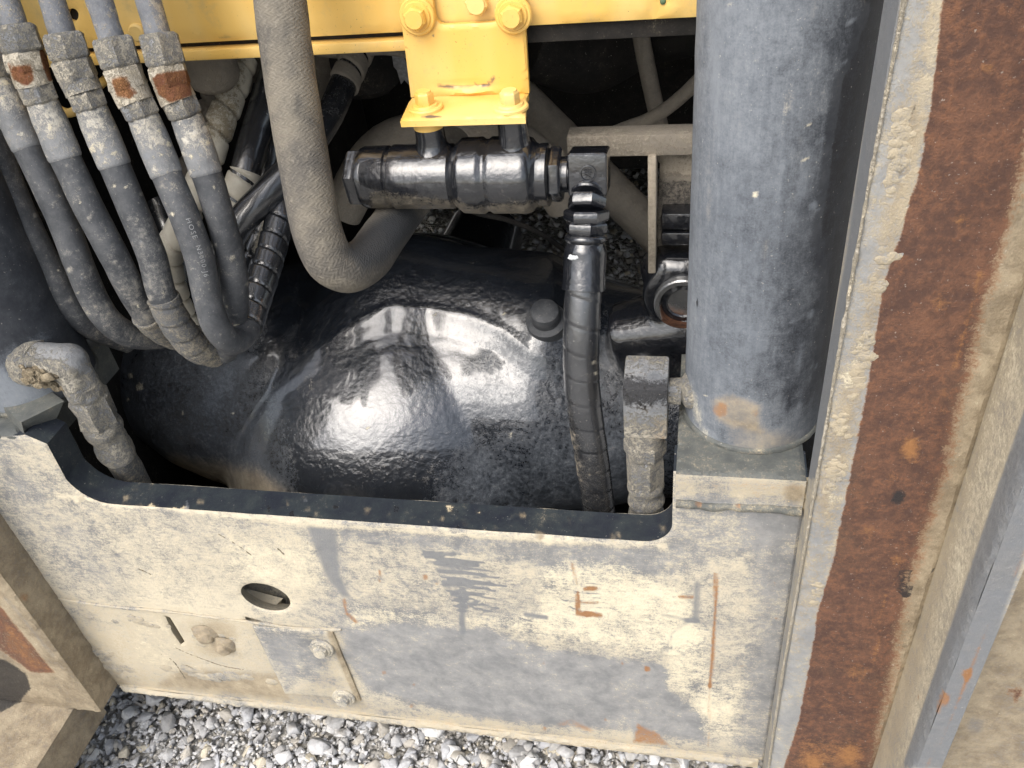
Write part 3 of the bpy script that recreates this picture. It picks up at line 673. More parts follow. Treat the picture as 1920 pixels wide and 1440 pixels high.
# access cover with its two bolts
cov = [PYu(x, y, YP - 0.005) for x, y in ((472, 1176), (622, 1186), (676, 1316), (534, 1302))]
mb = MB(); slab(mb, cov, [], lambda u, v: np.array([u, YP - 0.005, v]), (0, -1, 0), 0.005, res=0.004, chamfer=0.002, rows=2, relief=0.0012)
cover = mb.build('access_cover', M['plate'], frame, smooth=30, stains=[('mud', 'poly', [(480, 1180), (560, 1190), (600, 1230), (640, 1290), (540, 1280), (500, 1230)], 40, -0.42), ('rub', 'poly', [(480, 1185), (540, 1190), (560, 1240), (520, 1250)], 30, 0.4), ('soil', 'line', [6, (620, 1186), (676, 1316)], 8, 0.7), ('soil', 'poly', [(560, 1180), (640, 1185), (690, 1330), (520, 1320), (600, 1260)], 40, 0.3), ('mud', 'poly', [(560, 1240), (680, 1250), (680, 1330), (540, 1310)], 30, 0.2)])
for x, y in ((604, 1214), (645, 1306)):
    bolt(cover, PY(x, y, YP - 0.006), (0.05, -1, 0.1), 0.012, 0.009, 0.019, M['plate'])
for x, y in ((386, 1189), (421, 1211)):
    mb = MB(); p = PY(x, y, YP - 0.001)
    lathe(mb, p, (0.1, -1, -0.15), dense([(-0.002, 0.024), (0.003, 0.019), (0.006, 0.0125), (0.011, 0.0112), (0.0135, 0.008), (0.014, 0.001)], 0.002), 24, rough=0.0034, rs=95); mb.build('mud_caked_bolt', M['plate'], frame, stains=[('soil', 'dot', (405, 1200, 60), 10, 0.75)])
mb = MB(); lumps(mb, PY(395, 1200, YP + 0.001), 0.016, 14, (0.022, 0.0004, 0.010), 3, 0.16); lumps(mb, PY(400, 1264, YP + 0.001), 0.016, 40, (0.045, 0.0004, 0.006), 4, 0.16)
lumps(mb, PY(205, 1240, YP + 0.001), 0.014, 30, (0.02, 0.0006, 0.02), 5, 0.2); lumps(mb, PY(250, 1165, YP + 0.001), 0.012, 20, (0.04, 0.0004, 0.006), 6, 0.15)
mud1 = mb.build('dried_mud', M['plate'], frame, stains=[('soil', 'dot', (400, 1230, 400), 10, 0.35)]); mud1['kind'] = 'stuff'
for path in (((410, 1000), (430, 1012), (450, 1022), (470, 1040)), ((330, 1215), (360, 1230), (420, 1246), (470, 1258)), ((260, 1065), (285, 1078)), ((520, 1030), (530, 1042)), ((300, 1225), (325, 1240), (345, 1270))):
    C, S = spline([PY(x + random.uniform(-3, 3), y + random.uniform(-3, 3), YP + 0.0004) for x, y in path], 0.002); mb = MB(); tube(mb, C, S, 0.0008, 6, rough=0.0014, rs=260)
    mb.build('mud_crack', M['dark_crack'], frame)

# ledge under the right cylinder foot and the block it stands on
mb = MB(); slab(mb, [(hx1 + 0.003, YP - 0.003), (XR - 0.002, YP - 0.003), (XR - 0.002, 0.92), (hx1 + 0.003, 0.92)], [], lambda u, v: np.array([u, v, ZTOP + 0.003]), (0, 0, 1), 0.05, res=0.004, chamfer=0.003, rows=10, mi_side=1, relief=0.0008)
mb.build('cylinder_seat', [M['barrel_base'], M['plate']], frame, smooth=30, stains=[('soil', 'line', [16, (1265, 910), (1510, 926)], 40, 0.35), ('oxide', 'dot', (1340, 915, 8), 20, 0.4), ('oxide', 'dot', (1420, 930, 10), 24, 0.35), ('mud', 'poly', [(1265, 925), (1510, 938), (1510, 960), (1265, 950)], 20, -0.35), ('oxide', 'line', [9, (1265, 898), (1510, 915)], 22, 0.34), ('dark', 'poly', [(1440, 850), (1530, 830), (1530, 885), (1440, 885)], 16, 0.4), ('soil', 'dot', (1490, 925, 18), 20, 0.5)])
C, S = spline([(hx1 + 0.004, YP - 0.003, ZTOP - 0.045), (0.03, YP - 0.003, ZTOP - 0.048), (0.08, YP - 0.003, ZTOP - 0.046), (XR - 0.003, YP - 0.003, ZTOP - 0.047)], 0.003)
mb = MB(); tube(mb, C, S, 0.0055, 12, rough=0.003, rs=70); mb.build('weld_bead', M['barrel_base'], frame, stains=[('mud', 'line', [30, (1265, 960), (1510, 975)], 14, 0.05), ('oxide', 'dot', (1310, 945, 8), 8, 0.6), ('oxide', 'dot', (1385, 948, 6), 8, 0.6)])
mb = MB(); slab(mb, [(XL + 0.003, YP + 0.0), (hx0 - 0.037, YP + 0.0), (hx0 - 0.037, 0.92), (XL + 0.003, 0.92)], [], lambda u, v: np.array([u, v, ZTOP + 0.003]), (0, 0, 1), 0.06, res=0.006, chamfer=0.004, rows=3, relief=0.001)
mb.build('cylinder_seat', M['barrel_base'], frame, smooth=30)
# slanted gusset at the left end of the opening
q = [PY(40, 792, 0.705), PY(120, 752, 0.745), PY(84, 838, 0.745), PY(52, 838, 0.705)]
mb = MB()
gA = np.array(q); gB = gA + np.array([-0.05, 0.03, -0.002])
mb.add(list(gA) + list(gB), [(0, 1, 2, 3), (7, 6, 5, 4), (0, 4, 5, 1), (1, 5, 6, 2), (2, 6, 7, 3), (3, 7, 4, 0)])
mb.build('gusset', M['barrel_base'], frame, smooth=0)
# clay build-up on the ledge corner by the post
mb = MB(); lumps(mb, PY(1490, 925, YP), 0.009, 24, (0.008, 0.001, 0.010), 8, 0.3); mb.build('clay_clump', M['clay'], frame)['kind'] = 'stuff'

# right-hand side post: web facing forward, flange standing out towards the viewer
YW = 0.646
def post_to3(u, v): return np.array([u, YW, v])
mb = MB(); slab(mb, [(XR, 0.04), (0.262, 0.04), (0.262, 1.75), (XR, 1.75)], [], post_to3, (0, -1, 0), 0.055, res=0.0062, chamfer=0.003, rows=6, relief=0.0011)
RL = [(1770, -20), (1745, 200), (1722, 330), (1675, 480), (1655, 540), (1640, 640), (1625, 730), (1612, 800), (1600, 860), (1580, 960), (1560, 1060), (1535, 1140), (1515, 1260), (1495, 1360), (1470, 1440)]
RR = [(1640, 1440), (1648, 1370), (1668, 1290), (1686, 1200), (1704, 1100), (1730, 1020), (1755, 950), (1778, 880), (1800, 760), (1822, 680), (1850, 560), (1875, 480), (1905, 380), (1945, 200), (1980, -20)]
PST = [('rust', 'band', (RL, RR[::-1]), (30, 240), 1.45), ('mud', 'line', [22, (1725, 0), (1650, 450), (1570, 900), (1500, 1200), (1462, 1440)], 30, -0.26), ('mud', 'poly', [(1640, 1440), (1660, 1250), (1700, 1060), (1780, 880), (1850, 600), (1930, 330), (1990, 330), (1900, 700), (1730, 1440)], 60, 0.42),
       ('soil', 'poly', [(1530, 1440), (1570, 1200), (1620, 1010), (1700, 740), (1790, 420), (1870, 100), (2000, 300), (1830, 880), (1690, 1440)], 60, 1.3), ('soil', 'poly', [(1660, 480), (1690, 200), (1760, 200), (1680, 480), (1560, 960), (1520, 960)], 60, 0.35), ('soil', 'line', [26, (1740, 0), (1640, 520), (1590, 760), (1500, 1200)], 40, 0.30),
       ('rub', 'poly', [(1655, -20), (1692, -20), (1607, 480), (1530, 900), (1505, 900), (1586, 480)], 8, 0.75), ('oxide', 'line', [3, (1790, 690), (1815, 600), (1840, 500)], 12, 0.7), ('oxide', 'line', [4, (1660, 1110), (1640, 1250)], 14, 0.6), ('oxide', 'poly', [(1480, 1440), (1500, 1380), (1600, 1390), (1600, 1440)], 40, 0.5),
       ('oxide', 'line', [2.2, (1622, 660), (1590, 900), (1512, 1120)], 6, 0.0),
       ('dark', 'poly', [(1680, 1075), (1690, 1058), (1712, 1068), (1716, 1115), (1700, 1125), (1676, 1105)], 5, 1.0), ('dark', 'line', [2.5, (1698, 1120), (1705, 1170)], 4, 0.9),
       ('dark', 'line', [4, (1820, 880), (1800, 930), (1775, 1010), (1745, 1080), (1730, 1105)], 5, 0.9),
       ('dark', 'poly', [(1510, 1280), (1620, 1270), (1600, 1310), (1520, 1310)], 30, 0.4), ('dark', 'dot', (1637, 995, 10), 14, 0.55), ('dark', 'dot', (1562, 1385, 8), 8, 0.6), ('dark', 'dot', (1594, 1420, 8), 8, 0.6),
       ('dark', 'poly', [(1715, 190), (1735, 180), (1718, 215), (1705, 222)], 6, 0.9), ('dark', 'poly', [(1492, 1140), (1530, 1138), (1520, 1180), (1492, 1190)], 10, 0.55),
       ('dark', 'line', [6, (1850, 500), (1840, 560)], 14, 0.5), ('rub', 'line', [6, (1485, 1230), (1470, 1300)], 12, 0.5),
       ('cream', 'dot', (1772, 593, 7), 6, 0.8), ('cream', 'dot', (1740, 740, 10), 20, 0.3), ('cream', 'dot', (1710, 707, 3), 4, 0.7), ('cream', 'dot', (1764, 185, 3), 3, 0.8), ('cream', 'line', [3, (1738, 870), (1748, 855)], 6, 0.5),
       ('cream', 'line', [4, (1690, 270), (1680, 310)], 12, 0.5), ('cream', 'line', [10, (1618, 640), (1590, 720)], 25, 0.45), ('cream', 'line', [8, (1565, 880), (1560, 940)], 18, 0.45), ('mud', 'poly', [(1660, 480), (1690, 300), (1740, 0), (1775, 0), (1740, 220), (1690, 440)], 30, 0.35),
       ('mud', 'line', [14, (1640, 520), (1600, 700), (1575, 860), (1550, 980)], 30, 0.25)]
for i in range(46):
    t_ = random.random(); y_ = t_ * 1440; xl = np.interp(y_, [p[1] for p in RL], [p[0] for p in RL]); xr = np.interp(y_, [p[1] for p in RR[::-1]], [p[0] for p in RR[::-1]])
    PST.append((random.choice(['dark', 'dark', 'oxide']), 'dot', (random.uniform(xl + 8, xr - 20), y_, random.uniform(3, 20)), 44, random.uniform(0.45, 0.8)))
post = mb.build('side_post', M['post'], frame, smooth=30, stains=PST, label='right side post with a broad brown rust band')
# weld seam between the post edge and its face
C, S = spline([PY(x, y, YW - 0.0005) for x, y in ((1699, -30), (1605, 470), (1512, 1000), (1460, 1300), (1440, 1440))], 0.006)
mb = MB(); tube(mb, C + np.array([0.001, 0.001, 0]), S, 0.0016, 8, rough=0.001, rs=120); mb.build('edge_bead', M['fitting_rust'], post)
# clay on the strip beside the rust
mb = MB()
for i, (x, y) in enumerate(((1690, 235), (1686, 290), (1678, 330), (1655, 505), (1625, 655), (1610, 690), (1600, 735), (1585, 780), (1577, 800), (1570, 880), (1560, 905), (1556, 940), (1530, 1110))):
    lumps(mb, PY(x, y, YW + 0.0006), 0.0070, 12, (0.0030, 0.0002, 0.011), 20 + i, 0.22)
mb.build('clay_clump', M['post'], post, stains=[('mud', 'line', [60, (1690, 0), (1600, 720), (1540, 1100)], 10, 0.25), ('soil', 'line', [60, (1690, 0), (1600, 720), (1540, 1100)], 10, 0.3)])['kind'] = 'stuff'
# flange
xf0, xf1, yf = 0.262, 0.290, 0.545
mb = MB(); slab(mb, [(yf, 0.04), (YW + 0.055, 0.04), (YW + 0.055, 1.75), (yf, 1.75)], [], lambda u, v: np.array([xf0, u, v]), (-1, 0, 0), xf1 - xf0, res=0.007, chamfer=0.003, rows=5, relief=0.001)
fl = mb.build('post_flange', M['post'], post, smooth=30, stains=[('soil', 'poly', [(1600, 1440), (1830, 700), (1960, 200), (1960, 500), (1780, 1080), (1680, 1440)], 40, 0.4), ('rub', 'poly', [(1930, 740), (1830, 1030), (1690, 1440), (1790, 1440), (1930, 1010)], 12, 0.85), ('cream', 'poly', [(1700, 1440), (1835, 1020), (1915, 760), (1925, 480), (1860, 700), (1680, 1440)], 40, 0.30), ('mud', 'poly', [(1600, 1440), (1830, 700), (1960, 200), (1960, 700), (1700, 1440)], 30, 0.35),
     ('oxide', 'dot', (1770, 1310, 14), 8, 0.8), ('oxide', 'dot', (1722, 1308, 6), 6, 0.7), ('oxide', 'dot', (1760, 1330, 8), 8, 0.7), ('oxide', 'line', [4, (1920, 1030), (1740, 1440)], 8, 0.65), ('oxide', 'dot', (1812, 1264, 10), 10, 0.6)])
# outer plate beyond the flange
mb = MB(); slab(mb, [(xf1 + 0.002, 0.04), (0.75, 0.04), (0.75, 1.6), (xf1 + 0.002, 1.6)], [], lambda u, v: np.array([u, 0.60, v]), (0, -1, 0), 0.03, res=0.011, chamfer=0.003, rows=2, relief=0.0015)
mb.build('outer_plate', M['post_soil'], frame, smooth=30, stains=[('rust', 'dot', (1880, 1245, 30), 26, 0.55), ('rust', 'dot', (1905, 1300, 20), 16, 0.7), ('rub', 'dot', (1830, 1360, 22), 24, 0.5), ('rust', 'poly', [(1700, 1440), (1850, 1290), (1930, 1290), (1930, 1440)], 90, 0.22), ('oxide', 'line', [4, (1740, 1440), (1930, 1010)], 14, 0.6)])

# left-hand side post
XLF = -1.55
mb = MB(); slab(mb, [(XLF, 0.207), (XL, 0.207), (XL, 1.45), (XLF, 1.45)], [], lambda u, v: np.array([u, YW, v]), (0, -1, 0), 0.06, res=0.006, chamfer=0.003, rows=8, relief=0.0012)
LST = [('rust', 'poly', [(0, 1130), (40, 1180), (110, 1265), (60, 1265), (10, 1230), (-40, 1200)], 14, 0.85), ('oxide', 'poly', [(0, 1150), (50, 1200), (100, 1262), (60, 1255), (10, 1215)], 24, 0.5), ('mud', 'poly', [(0, 1060), (150, 1220), (240, 1290), (205, 1345), (90, 1340), (0, 1300)], 30, 0.25), ('rub', 'line', [5, (10, 1120), (100, 1230)], 14, 0.5), ('dark', 'poly', [(-40, 1222), (16, 1236), (50, 1262), (60, 1290), (40, 1318), (-40, 1345)], 30, 1.5), ('oxide', 'dot', (45, 1120, 10), 10, 0.6)]  # dark patch at the foot is shade painted on the face
lpost = mb.build('side_post', M['post_soil'], frame, smooth=30, stains=LST)
lpost['label'] = 'left side post with an orange rust patch above its foot'
# foot bar running forward from the left post
fb0 = PZ(133, 1335, 0.2)
mb = MB(); slab(mb, [(-1.42, 0.22), (fb0[0] + 0.002, 0.22), (fb0[0] + 0.002, YW + 0.05), (-1.42, YW + 0.05)], [], lambda u, v: np.array([u, v, 0.204]), (0, 0, 1), 0.09, res=0.008, chamfer=0.003, rows=3, relief=0.002)
mb.build('foot_bar', M['post_soil'], lpost, smooth=30, stains=[('dark', 'poly', [(-40, 1230), (40, 1250), (58, 1290), (40, 1318), (0, 1340), (-40, 1345)], 30, 1.4)])  # dark patch carries the post's painted shade onto the bar

# ================================================================== HYDRAULIC CYLINDERS
RC = 0.0775
def cylinder(cx, cy, label, stains, grp):
    t = thing('hydraulic_cylinder', label, 'hydraulic cylinder', (cx, cy, ZTOP + 0.004), grp)
    mb = MB(); n = 72; rows = 260; V = []
    for i in range(rows + 1):
        z = ZTOP + 0.010 + 0.9 * i / rows
        for k in range(n):
            a = 2 * math.pi * k / n; r = RC + 0.0004 * mnoise.noise(Vector((math.cos(a) * 4, math.sin(a) * 4, z * 40)))
            V.append((cx + r * math.cos(a), cy + r * math.sin(a), z))
    F = [(i * n + k, i * n + (k + 1) % n, (i + 1) * n + (k + 1) % n, (i + 1) * n + k) for i in range(rows) for k in range(n)]
    F.append(tuple(rows * n + k for k in range(n)))
    mb.add(V, F)
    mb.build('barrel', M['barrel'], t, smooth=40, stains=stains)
    mb = MB(); lathe(mb, (cx, cy, ZTOP + 0.0035), (0, 0, 1), [(0, RC + 0.003), (0.004, RC + 0.003), (0.006, RC + 0.0015), (0.0075, RC - 0.004)], 72, rough=0.0012, rs=120)
    mb.build('foot_weld', M['barrel_base'], t, stains=[('oxide', 'line', [20, (1290, 860), (1520, 870)], 10, 0.3)])
    return t
cxr, cyr = 0.0725, 0.812
CST = [('dark', 'poly', [(1600, -30), (1625, 20), (1598, 90), (1570, 160), (1556, 260), (1545, 340), (1530, 420), (1545, 520), (1542, 600), (1530, 700), (1545, 760), (1530, 860), (1640, 860), (1760, -30)], 18, 1.05), ('mud', 'poly', [(1560, -30), (1500, 200), (1450, 500), (1440, 760), (1640, 860), (1760, -30)], 160, -0.38), ('mud', 'poly', [(1600, -30), (1625, 20), (1598, 90), (1570, 160), (1556, 260), (1545, 340), (1530, 420), (1545, 520), (1542, 600), (1530, 700), (1545, 760), (1530, 860), (1640, 860), (1760, -30)], 24, -0.7),  # torn dirt edge; the wide gradient paints the barrel's shaded right half
       ('rub', 'poly', [(1290, -20), (1620, -20), (1540, 450), (1530, 700), (1290, 720)], 120, -0.2),
       ('mud', 'poly', [(1300, -20), (1580, -20), (1530, 420), (1520, 700), (1290, 760)], 90, 0.10), ('soil', 'poly', [(1335, 750), (1370, 735), (1425, 760), (1425, 810), (1380, 800), (1345, 790)], 18, 0.55), ('cream', 'poly', [(1290, 690), (1308, 740), (1322, 800), (1350, 836), (1300, 820)], 16, 0.4), ('soil', 'poly', [(1360, 795), (1430, 800), (1520, 830), (1500, 866), (1370, 862)], 30, 0.4), ('soil', 'line', [9, (1290, 830), (1400, 868), (1520, 850)], 14, 0.4), ('mud', 'poly', [(1335, 750), (1370, 735), (1425, 760), (1425, 810), (1380, 800), (1345, 790)], 18, 0.36), ('oxide', 'dot', (1352, 768, 16), 12, 0.65), ('oxide', 'dot', (1415, 775, 9), 10, 0.5), ('oxide', 'line', [2, (1310, 830), (1360, 858), (1430, 866), (1510, 852)], 5, 0.6),
       ('mud', 'poly', [(1290, 690), (1310, 740), (1325, 800), (1360, 840), (1290, 830)], 12, 0.36), ('mud', 'poly', [(1370, 790), (1430, 800), (1500, 830), (1500, 866), (1370, 862)], 30, 0.22),
       ('oxide', 'dot', (1497, 842, 5), 5, 0.7), ('cream', 'dot', (1367, 5, 4), 4, 0.8), ('cream', 'dot', (1415, 365, 5), 6, 0.75), ('cream', 'dot', (1412, 463, 4), 5, 0.6), ('oxide', 'dot', (1420, 366, 3), 3, 0.6),
       ('mud', 'poly', [(1395, 605), (1430, 625), (1436, 655), (1405, 662)], 16, 0.28), ('dark', 'line', [3, (1428, 780), (1410, 860)], 10, 0.5), ('mud', 'line', [5, (1350, 30), (1352, 280)], 40, 0.12)]
for i in range(22):
    x_ = random.uniform(1325, 1540); y_ = random.uniform(-20, 600); CST.append((random.choice(['mud', 'cream', 'dark', 'soil']), 'line', [random.uniform(0.8, 4), (x_, y_), (x_ - random.uniform(0, 14), y_ + random.uniform(60, 260))], 9, random.uniform(0.15, 0.42)))
for i in range(26):
    y_ = random.uniform(60, 640); CST.append(('dark', 'line', [random.uniform(2, 4), (1316 - y_ * 0.018 + random.uniform(-3, 6), y_), (1318 - y_ * 0.018 + random.uniform(0, 8), y_ + random.uniform(10, 40))], 6, random.uniform(0.3, 0.55)))
for i in range(60):
    y_ = random.uniform(0, 850); CST.append(('cream', 'dot', (random.uniform(1320, 1530), y_, random.uniform(1, 2.5)), 3, random.uniform(0.4, 0.8)))
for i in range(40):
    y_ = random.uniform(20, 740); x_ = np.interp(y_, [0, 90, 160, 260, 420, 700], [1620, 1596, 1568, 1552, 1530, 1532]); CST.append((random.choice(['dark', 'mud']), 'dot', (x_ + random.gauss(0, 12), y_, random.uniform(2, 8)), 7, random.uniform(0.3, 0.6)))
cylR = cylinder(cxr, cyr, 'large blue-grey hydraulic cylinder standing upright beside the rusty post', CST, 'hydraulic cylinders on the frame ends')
cylL = cylinder(-0.905, 0.812, 'dark grimy hydraulic cylinder cut off by the left edge of the photo', [('dark', 'poly', [(-60, 400), (40, 400), (110, 640), (60, 700), (-60, 700)], 80, 0.75), ('mud', 'poly', [(-90, 300), (200, 300), (200, 690), (-90, 690)], 40, -0.55), ('mud', 'poly', [(-40, 680), (90, 620), (110, 720), (-40, 790)], 30, 0.35)], 'hydraulic cylinders on the frame ends')
# grease ring and port boss on the cylinders
p = PY(1283, 735, 0.79)
mb = MB(); lathe(mb, np.array([cxr - 0.055, 0.795, p[2]]), (-1, -0.05, 0), dense([(0, 0.022), (0.016, 0.022), (0.022, 0.020), (0.026, 0.014), (0.040, 0.014)], 0.004), 28, rough=0.001, rs=80)
mb.build('port_boss', M['fitting'], cylR)
pl = PY(38, 672, 0.775)
mb = MB(); lathe(mb, np.array([-0.86, 0.775, pl[2]]), (1, -0.25, 0), dense([(0, 0.036), (0.018, 0.036), (0.024, 0.030)], 0.004), 28, rough=0.002, rs=80)
mb.build('port_boss', M['fitting'], cylL)

# elbow and hose at the right cylinder
def PDs(pts): return [PD(*p) for p in pts]
eh = thing('elbow_hose', 'square elbow fitting and short muddy hose beside the big blue-grey cylinder', 'hose', PY(1210, 980, 0.79), 'elbow hoses on the cylinder ports')
e_top = PY(1211, 722, 0.79)
mb = MB()
bm = bmesh.new(); bmesh.ops.create_cube(bm, size=1)
for v in bm.verts: v.co = Vector((v.co.x * 0.051, v.co.y * 0.050, v.co.z * 0.088))
for v in bm.verts:
    if v.co.z > 0 and v.co.y < 0: v.co.z -= 0.012
bmesh.ops.bevel(bm, geom=bm.edges[:], offset=0.0035, segments=2, affect='EDGES', profile=0.6)
bmesh.ops.translate(bm, verts=bm.verts, vec=Vector(PY(1212, 745, 0.79)))
mb.addbm(bm)
lathe(mb, PY(1235, 735, 0.79), (1, 0, 0), [(0, 0.014), (0.026, 0.014)], 24)
mb.build('elbow', M['fitting'], eh, smooth=30, stains=[('rust', 'poly', [(1250, 760), (1225, 790), (1215, 830), (1250, 830)], 18, 0.55), ('dark', 'poly', [(1160, 680), (1262, 680), (1260, 740), (1166, 740)], 10, 1.3), ('mud', 'poly', [(1160, 680), (1262, 680), (1260, 738), (1166, 738)], 10, -0.6), ('mud', 'poly', [(1165, 740), (1260, 740), (1260, 850), (1165, 850)], 12, 0.15), ('soil', 'poly', [(1190, 745), (1258, 745), (1258, 850), (1225, 840)], 30, 0.22), ('oxide', 'poly', [(1252, 765), (1230, 790), (1222, 830), (1248, 830)], 16, 0.5)])
def PYs(pts, y): return [PY(a, b, y) for a, b in pts]
C, S = spline(PYs([(1211, 770), (1210, 810), (1209, 850), (1210, 900), (1211, 940), (1212, 985), (1214, 1060)], 0.79), 0.003)
def cut(C, y0, y1):
    P = project(C); k = np.where((P[:, 1] >= y0) & (P[:, 1] <= y1))[0]
    e = k[0]
    while e + 1 < len(C) and (P[e + 1, 1] <= y1 or y1 >= 1090): e += 1
    c = C[k[0]:e + 1]
    s = np.concatenate([[0], np.cumsum(np.linalg.norm(np.diff(c, axis=0), axis=1))]); return c, s
c, s = cut(C, 775, 830); mb = MB(); tube(mb, c, s, 0.0228, 28, rough=0.0012, rs=60); mb.build('neck', M['fitting'], eh, stains=[('rust', 'dot', (1240, 795, 20), 18, 0.6)])
c, s = cut(C, 822, 852); mb = MB(); hexnut(mb, c[0], c[-1], 0.0268, rot=0.3, rough=0.001); mb.build('nut', M['fitting'], eh, smooth=30)
c, s = cut(C, 846, 910); mb = MB(); hexnut(mb, c[0], c[-1], 0.0242, rot=0.5, rough=0.003); mb.build('nut', M['fitting'], eh, smooth=30)
c, s = cut(C, 900, 966); mb = MB(); tube(mb, c, s, lambda q, th, L=s[-1]: np.full(len(th), 0.0225 + 0.0015 * math.sin(q / L * 14)), 28, rough=0.002, rs=60); mb.build('ferrule', M['fitting'], eh)
c, s = cut(C, 955, 1060); mb = MB(); tube(mb, c, s, 0.0185, 24); mb.build('hose_body', M['dusty'], eh)

# elbow and hose at the left cylinder
eh2 = thing('elbow_hose', 'mud-caked elbow fitting and hose crossing the dark gap at the left', 'hose', PY(270, 900, 0.80), 'elbow hoses on the cylinder ports')
yE = 0.765
eA, eB, eC = PY(62, 676, yE), PY(128, 680, yE), PY(160, 738, yE)
mb = MB(); C1, S1 = spline([eA, eA * 0.5 + eB * 0.5, eB + (eB - eA) * 0.02], 0.003); sq = lambda q, th: 0.0238 * (1 + 0.09 * np.cos(4 * th + 0.5)); tube(mb, C1, S1, sq, 32, rough=0.001, rs=50)
C1, S1 = spline([eB + (eB - eC) * 0.22, eB * 0.5 + eC * 0.5, eC], 0.003); tube(mb, C1, S1, sq, 32, rough=0.001, rs=50)
bm = bmesh.new(); bmesh.ops.create_icosphere(bm, subdivisions=3, radius=0.0262)
bmesh.ops.translate(bm, verts=bm.verts, vec=Vector(eB)); mb.addbm(bm)
rm = remesh(mb, 0.0028, 3); mb = rm
mb.build('elbow', M['fitting'], eh2, stains=[('dark', 'poly', [(66, 630), (150, 640), (172, 700), (150, 700), (120, 676), (70, 668)], 14, 0.62), ('mud', 'poly', [(60, 630), (150, 640), (172, 700), (150, 700), (120, 676), (70, 668)], 14, -0.4), ('mud', 'poly', [(60, 680), (150, 710), (130, 740), (60, 720)], 20, 0.2)])
mb = MB(); c_ = PY(50, 668, yE + 0.006); hexnut(mb, c_ - np.array([0.016, 0, 0]), c_ + np.array([0.006, -0.001, 0]), 0.031, rot=0.2, rough=0.002); mb.build('lock_nut', M['fitting'], eh2, smooth=30)
C, S = spline([PY(150, 715, yE), PY(178, 770, yE + 0.004), PY(210, 830, yE + 0.012), PY(240, 880, yE + 0.022), PY(265, 930, yE + 0.03), PY(290, 985, yE + 0.04)], 0.003)
c, s = cut(C, 716, 742); mb = MB(); tube(mb, c, s, lambda q, th: np.full(len(th), 0.0232 + 0.0009 * math.sin(q * 1800)), 28); mb.build('thread', M['fitting'], eh2)
c, s = cut(C, 738, 792); mb = MB(); hexnut(mb, c[0], c[-1], 0.0272, rot=0.3, rough=0.004); mb.build('nut', M['fitting'], eh2, smooth=30)
c, s = cut(C, 786, 852); mb = MB(); tube(mb, c, s, lambda q, th, L=s[-1]: np.full(len(th), 0.0248 + 0.0015 * math.sin(q / L * 9)), 28, rough=0.0035, rs=55); mb.build('ferrule', M['fitting'], eh2, stains=[('dark', 'dot', (218, 808, 16), 18, 0.5)])
c, s = cut(C, 845, 985); mb = MB(); tube(mb, c, s, 0.0215, 24, rough=0.0015, rs=50); mb.build('hose_body', M['rubber_mud'], eh2)
mb = MB(); lumps(mb, PY(62, 705, 0.735), 0.008, 40, (0.010, 0.003, 0.006), 40, 0.5); lumps(mb, PY(105, 722, 0.75), 0.007, 24, (0.009, 0.003, 0.003), 41, 0.5)
mb.build('clay_clump', M['clay'], cylL, stains=[('soil', 'dot', (80, 710, 200), 10, 0.7)])['kind'] = 'stuff'

# ================================================================== AXLE HOUSING
axle = thing('axle_housing', 'glossy black domed axle housing behind the opening in the tan plate', 'axle', (-0.49, 1.2, 0.3))
mb = MB()
def ell(mb, c, r, sub=4):
    bm = bmesh.new(); bmesh.ops.create_icosphere(bm, subdivisions=sub, radius=1)
    for v in bm.verts: v.co = Vector((v.co.x * r[0] + c[0], v.co.y * r[1] + c[1], v.co.z * r[2] + c[2]))
    mb.addbm(bm)
TC = PD(788, 742, 1.60) + np.array([0, 0.05, -0.02])
DC = PD(788, 798, 1.76); RD = 0.39; RY = 0.39
bm = bmesh.new(); bmesh.ops.create_icosphere(bm, subdivisions=5, radius=RD)
for v in bm.verts: v.co = Vector((v.co.x, v.co.y, v.co.z * (1.0 if v.co.z > 0 else 0.66))) + Vector(DC)
mb.addbm(bm)
lathe(mb, TC, (-1, 0, 0), dense([(0, 0.25), (0.22, 0.245), (0.32, 0.225), (0.42, 0.205), (0.50, 0.18), (0.57, 0.14), (0.64, 0.12), (0.80, 0.115)], 0.02), 48)
lathe(mb, TC, (1, 0, 0), dense([(0, 0.25), (0.24, 0.24), (0.34, 0.21), (0.44, 0.185), (0.70, 0.17)], 0.02), 48)
# cast ridge over the dome
def on_dome(px, py):
    k = np.array([1 / RD, 1 / RY, 1 / RD]); r = ray(px, py) * k; o = (CAM - DC) * k
    b_ = o @ r; c_ = o @ o - 1; a_ = r @ r; t = (-b_ - math.sqrt(max(b_ * b_ - a_ * c_, 0))) / a_; return CAM + ray(px, py) * t
# drain foot, pinion nose
lathe(mb, DC + np.array([0, 0.2, 0.03]), (0, 1, 0.05), dense([(0, 0.2), (0.18, 0.17), (0.3, 0.11), (0.5, 0.1)], 0.02), 32)
hm = remesh(mb, 0.006, 16)
Vv = np.array(hm.v); PV = project(Vv)
for i in range(len(Vv)):
    q = Vector(Vv[i]); nz = mnoise.noise(q * 9) * 0.0016 + mnoise.noise(q * 26) * 0.0005
    if Vv[i][1] < DC[1] + 0.12:                                   # raised collar over the crown, sloping down to the dome
        t_ = PV[i, 1] - np.interp(PV[i, 0], [560, 690, 735, 800, 870, 930, 985, 1040, 1120], [600, 528, 513, 517, 529, 551, 592, 612, 612])
        k_ = np.interp(t_, [-14, 0, 14, 110, 132], [1, 0.965, 0.88, 0.06, 0]) + 0.07 * math.exp(-((t_ - 74) / 9) ** 2)
        nz += 0.042 * k_ * min(1, max(0, (PV[i, 0] - 560) / 170)) * min(1, max(0, (1130 - PV[i, 0]) / 120)) * min(1, max(0, (DC[1] + 0.12 - Vv[i][1]) / 0.1))
    d = Vv[i] - DC; Vv[i] = Vv[i] + d / np.linalg.norm(d) * nz
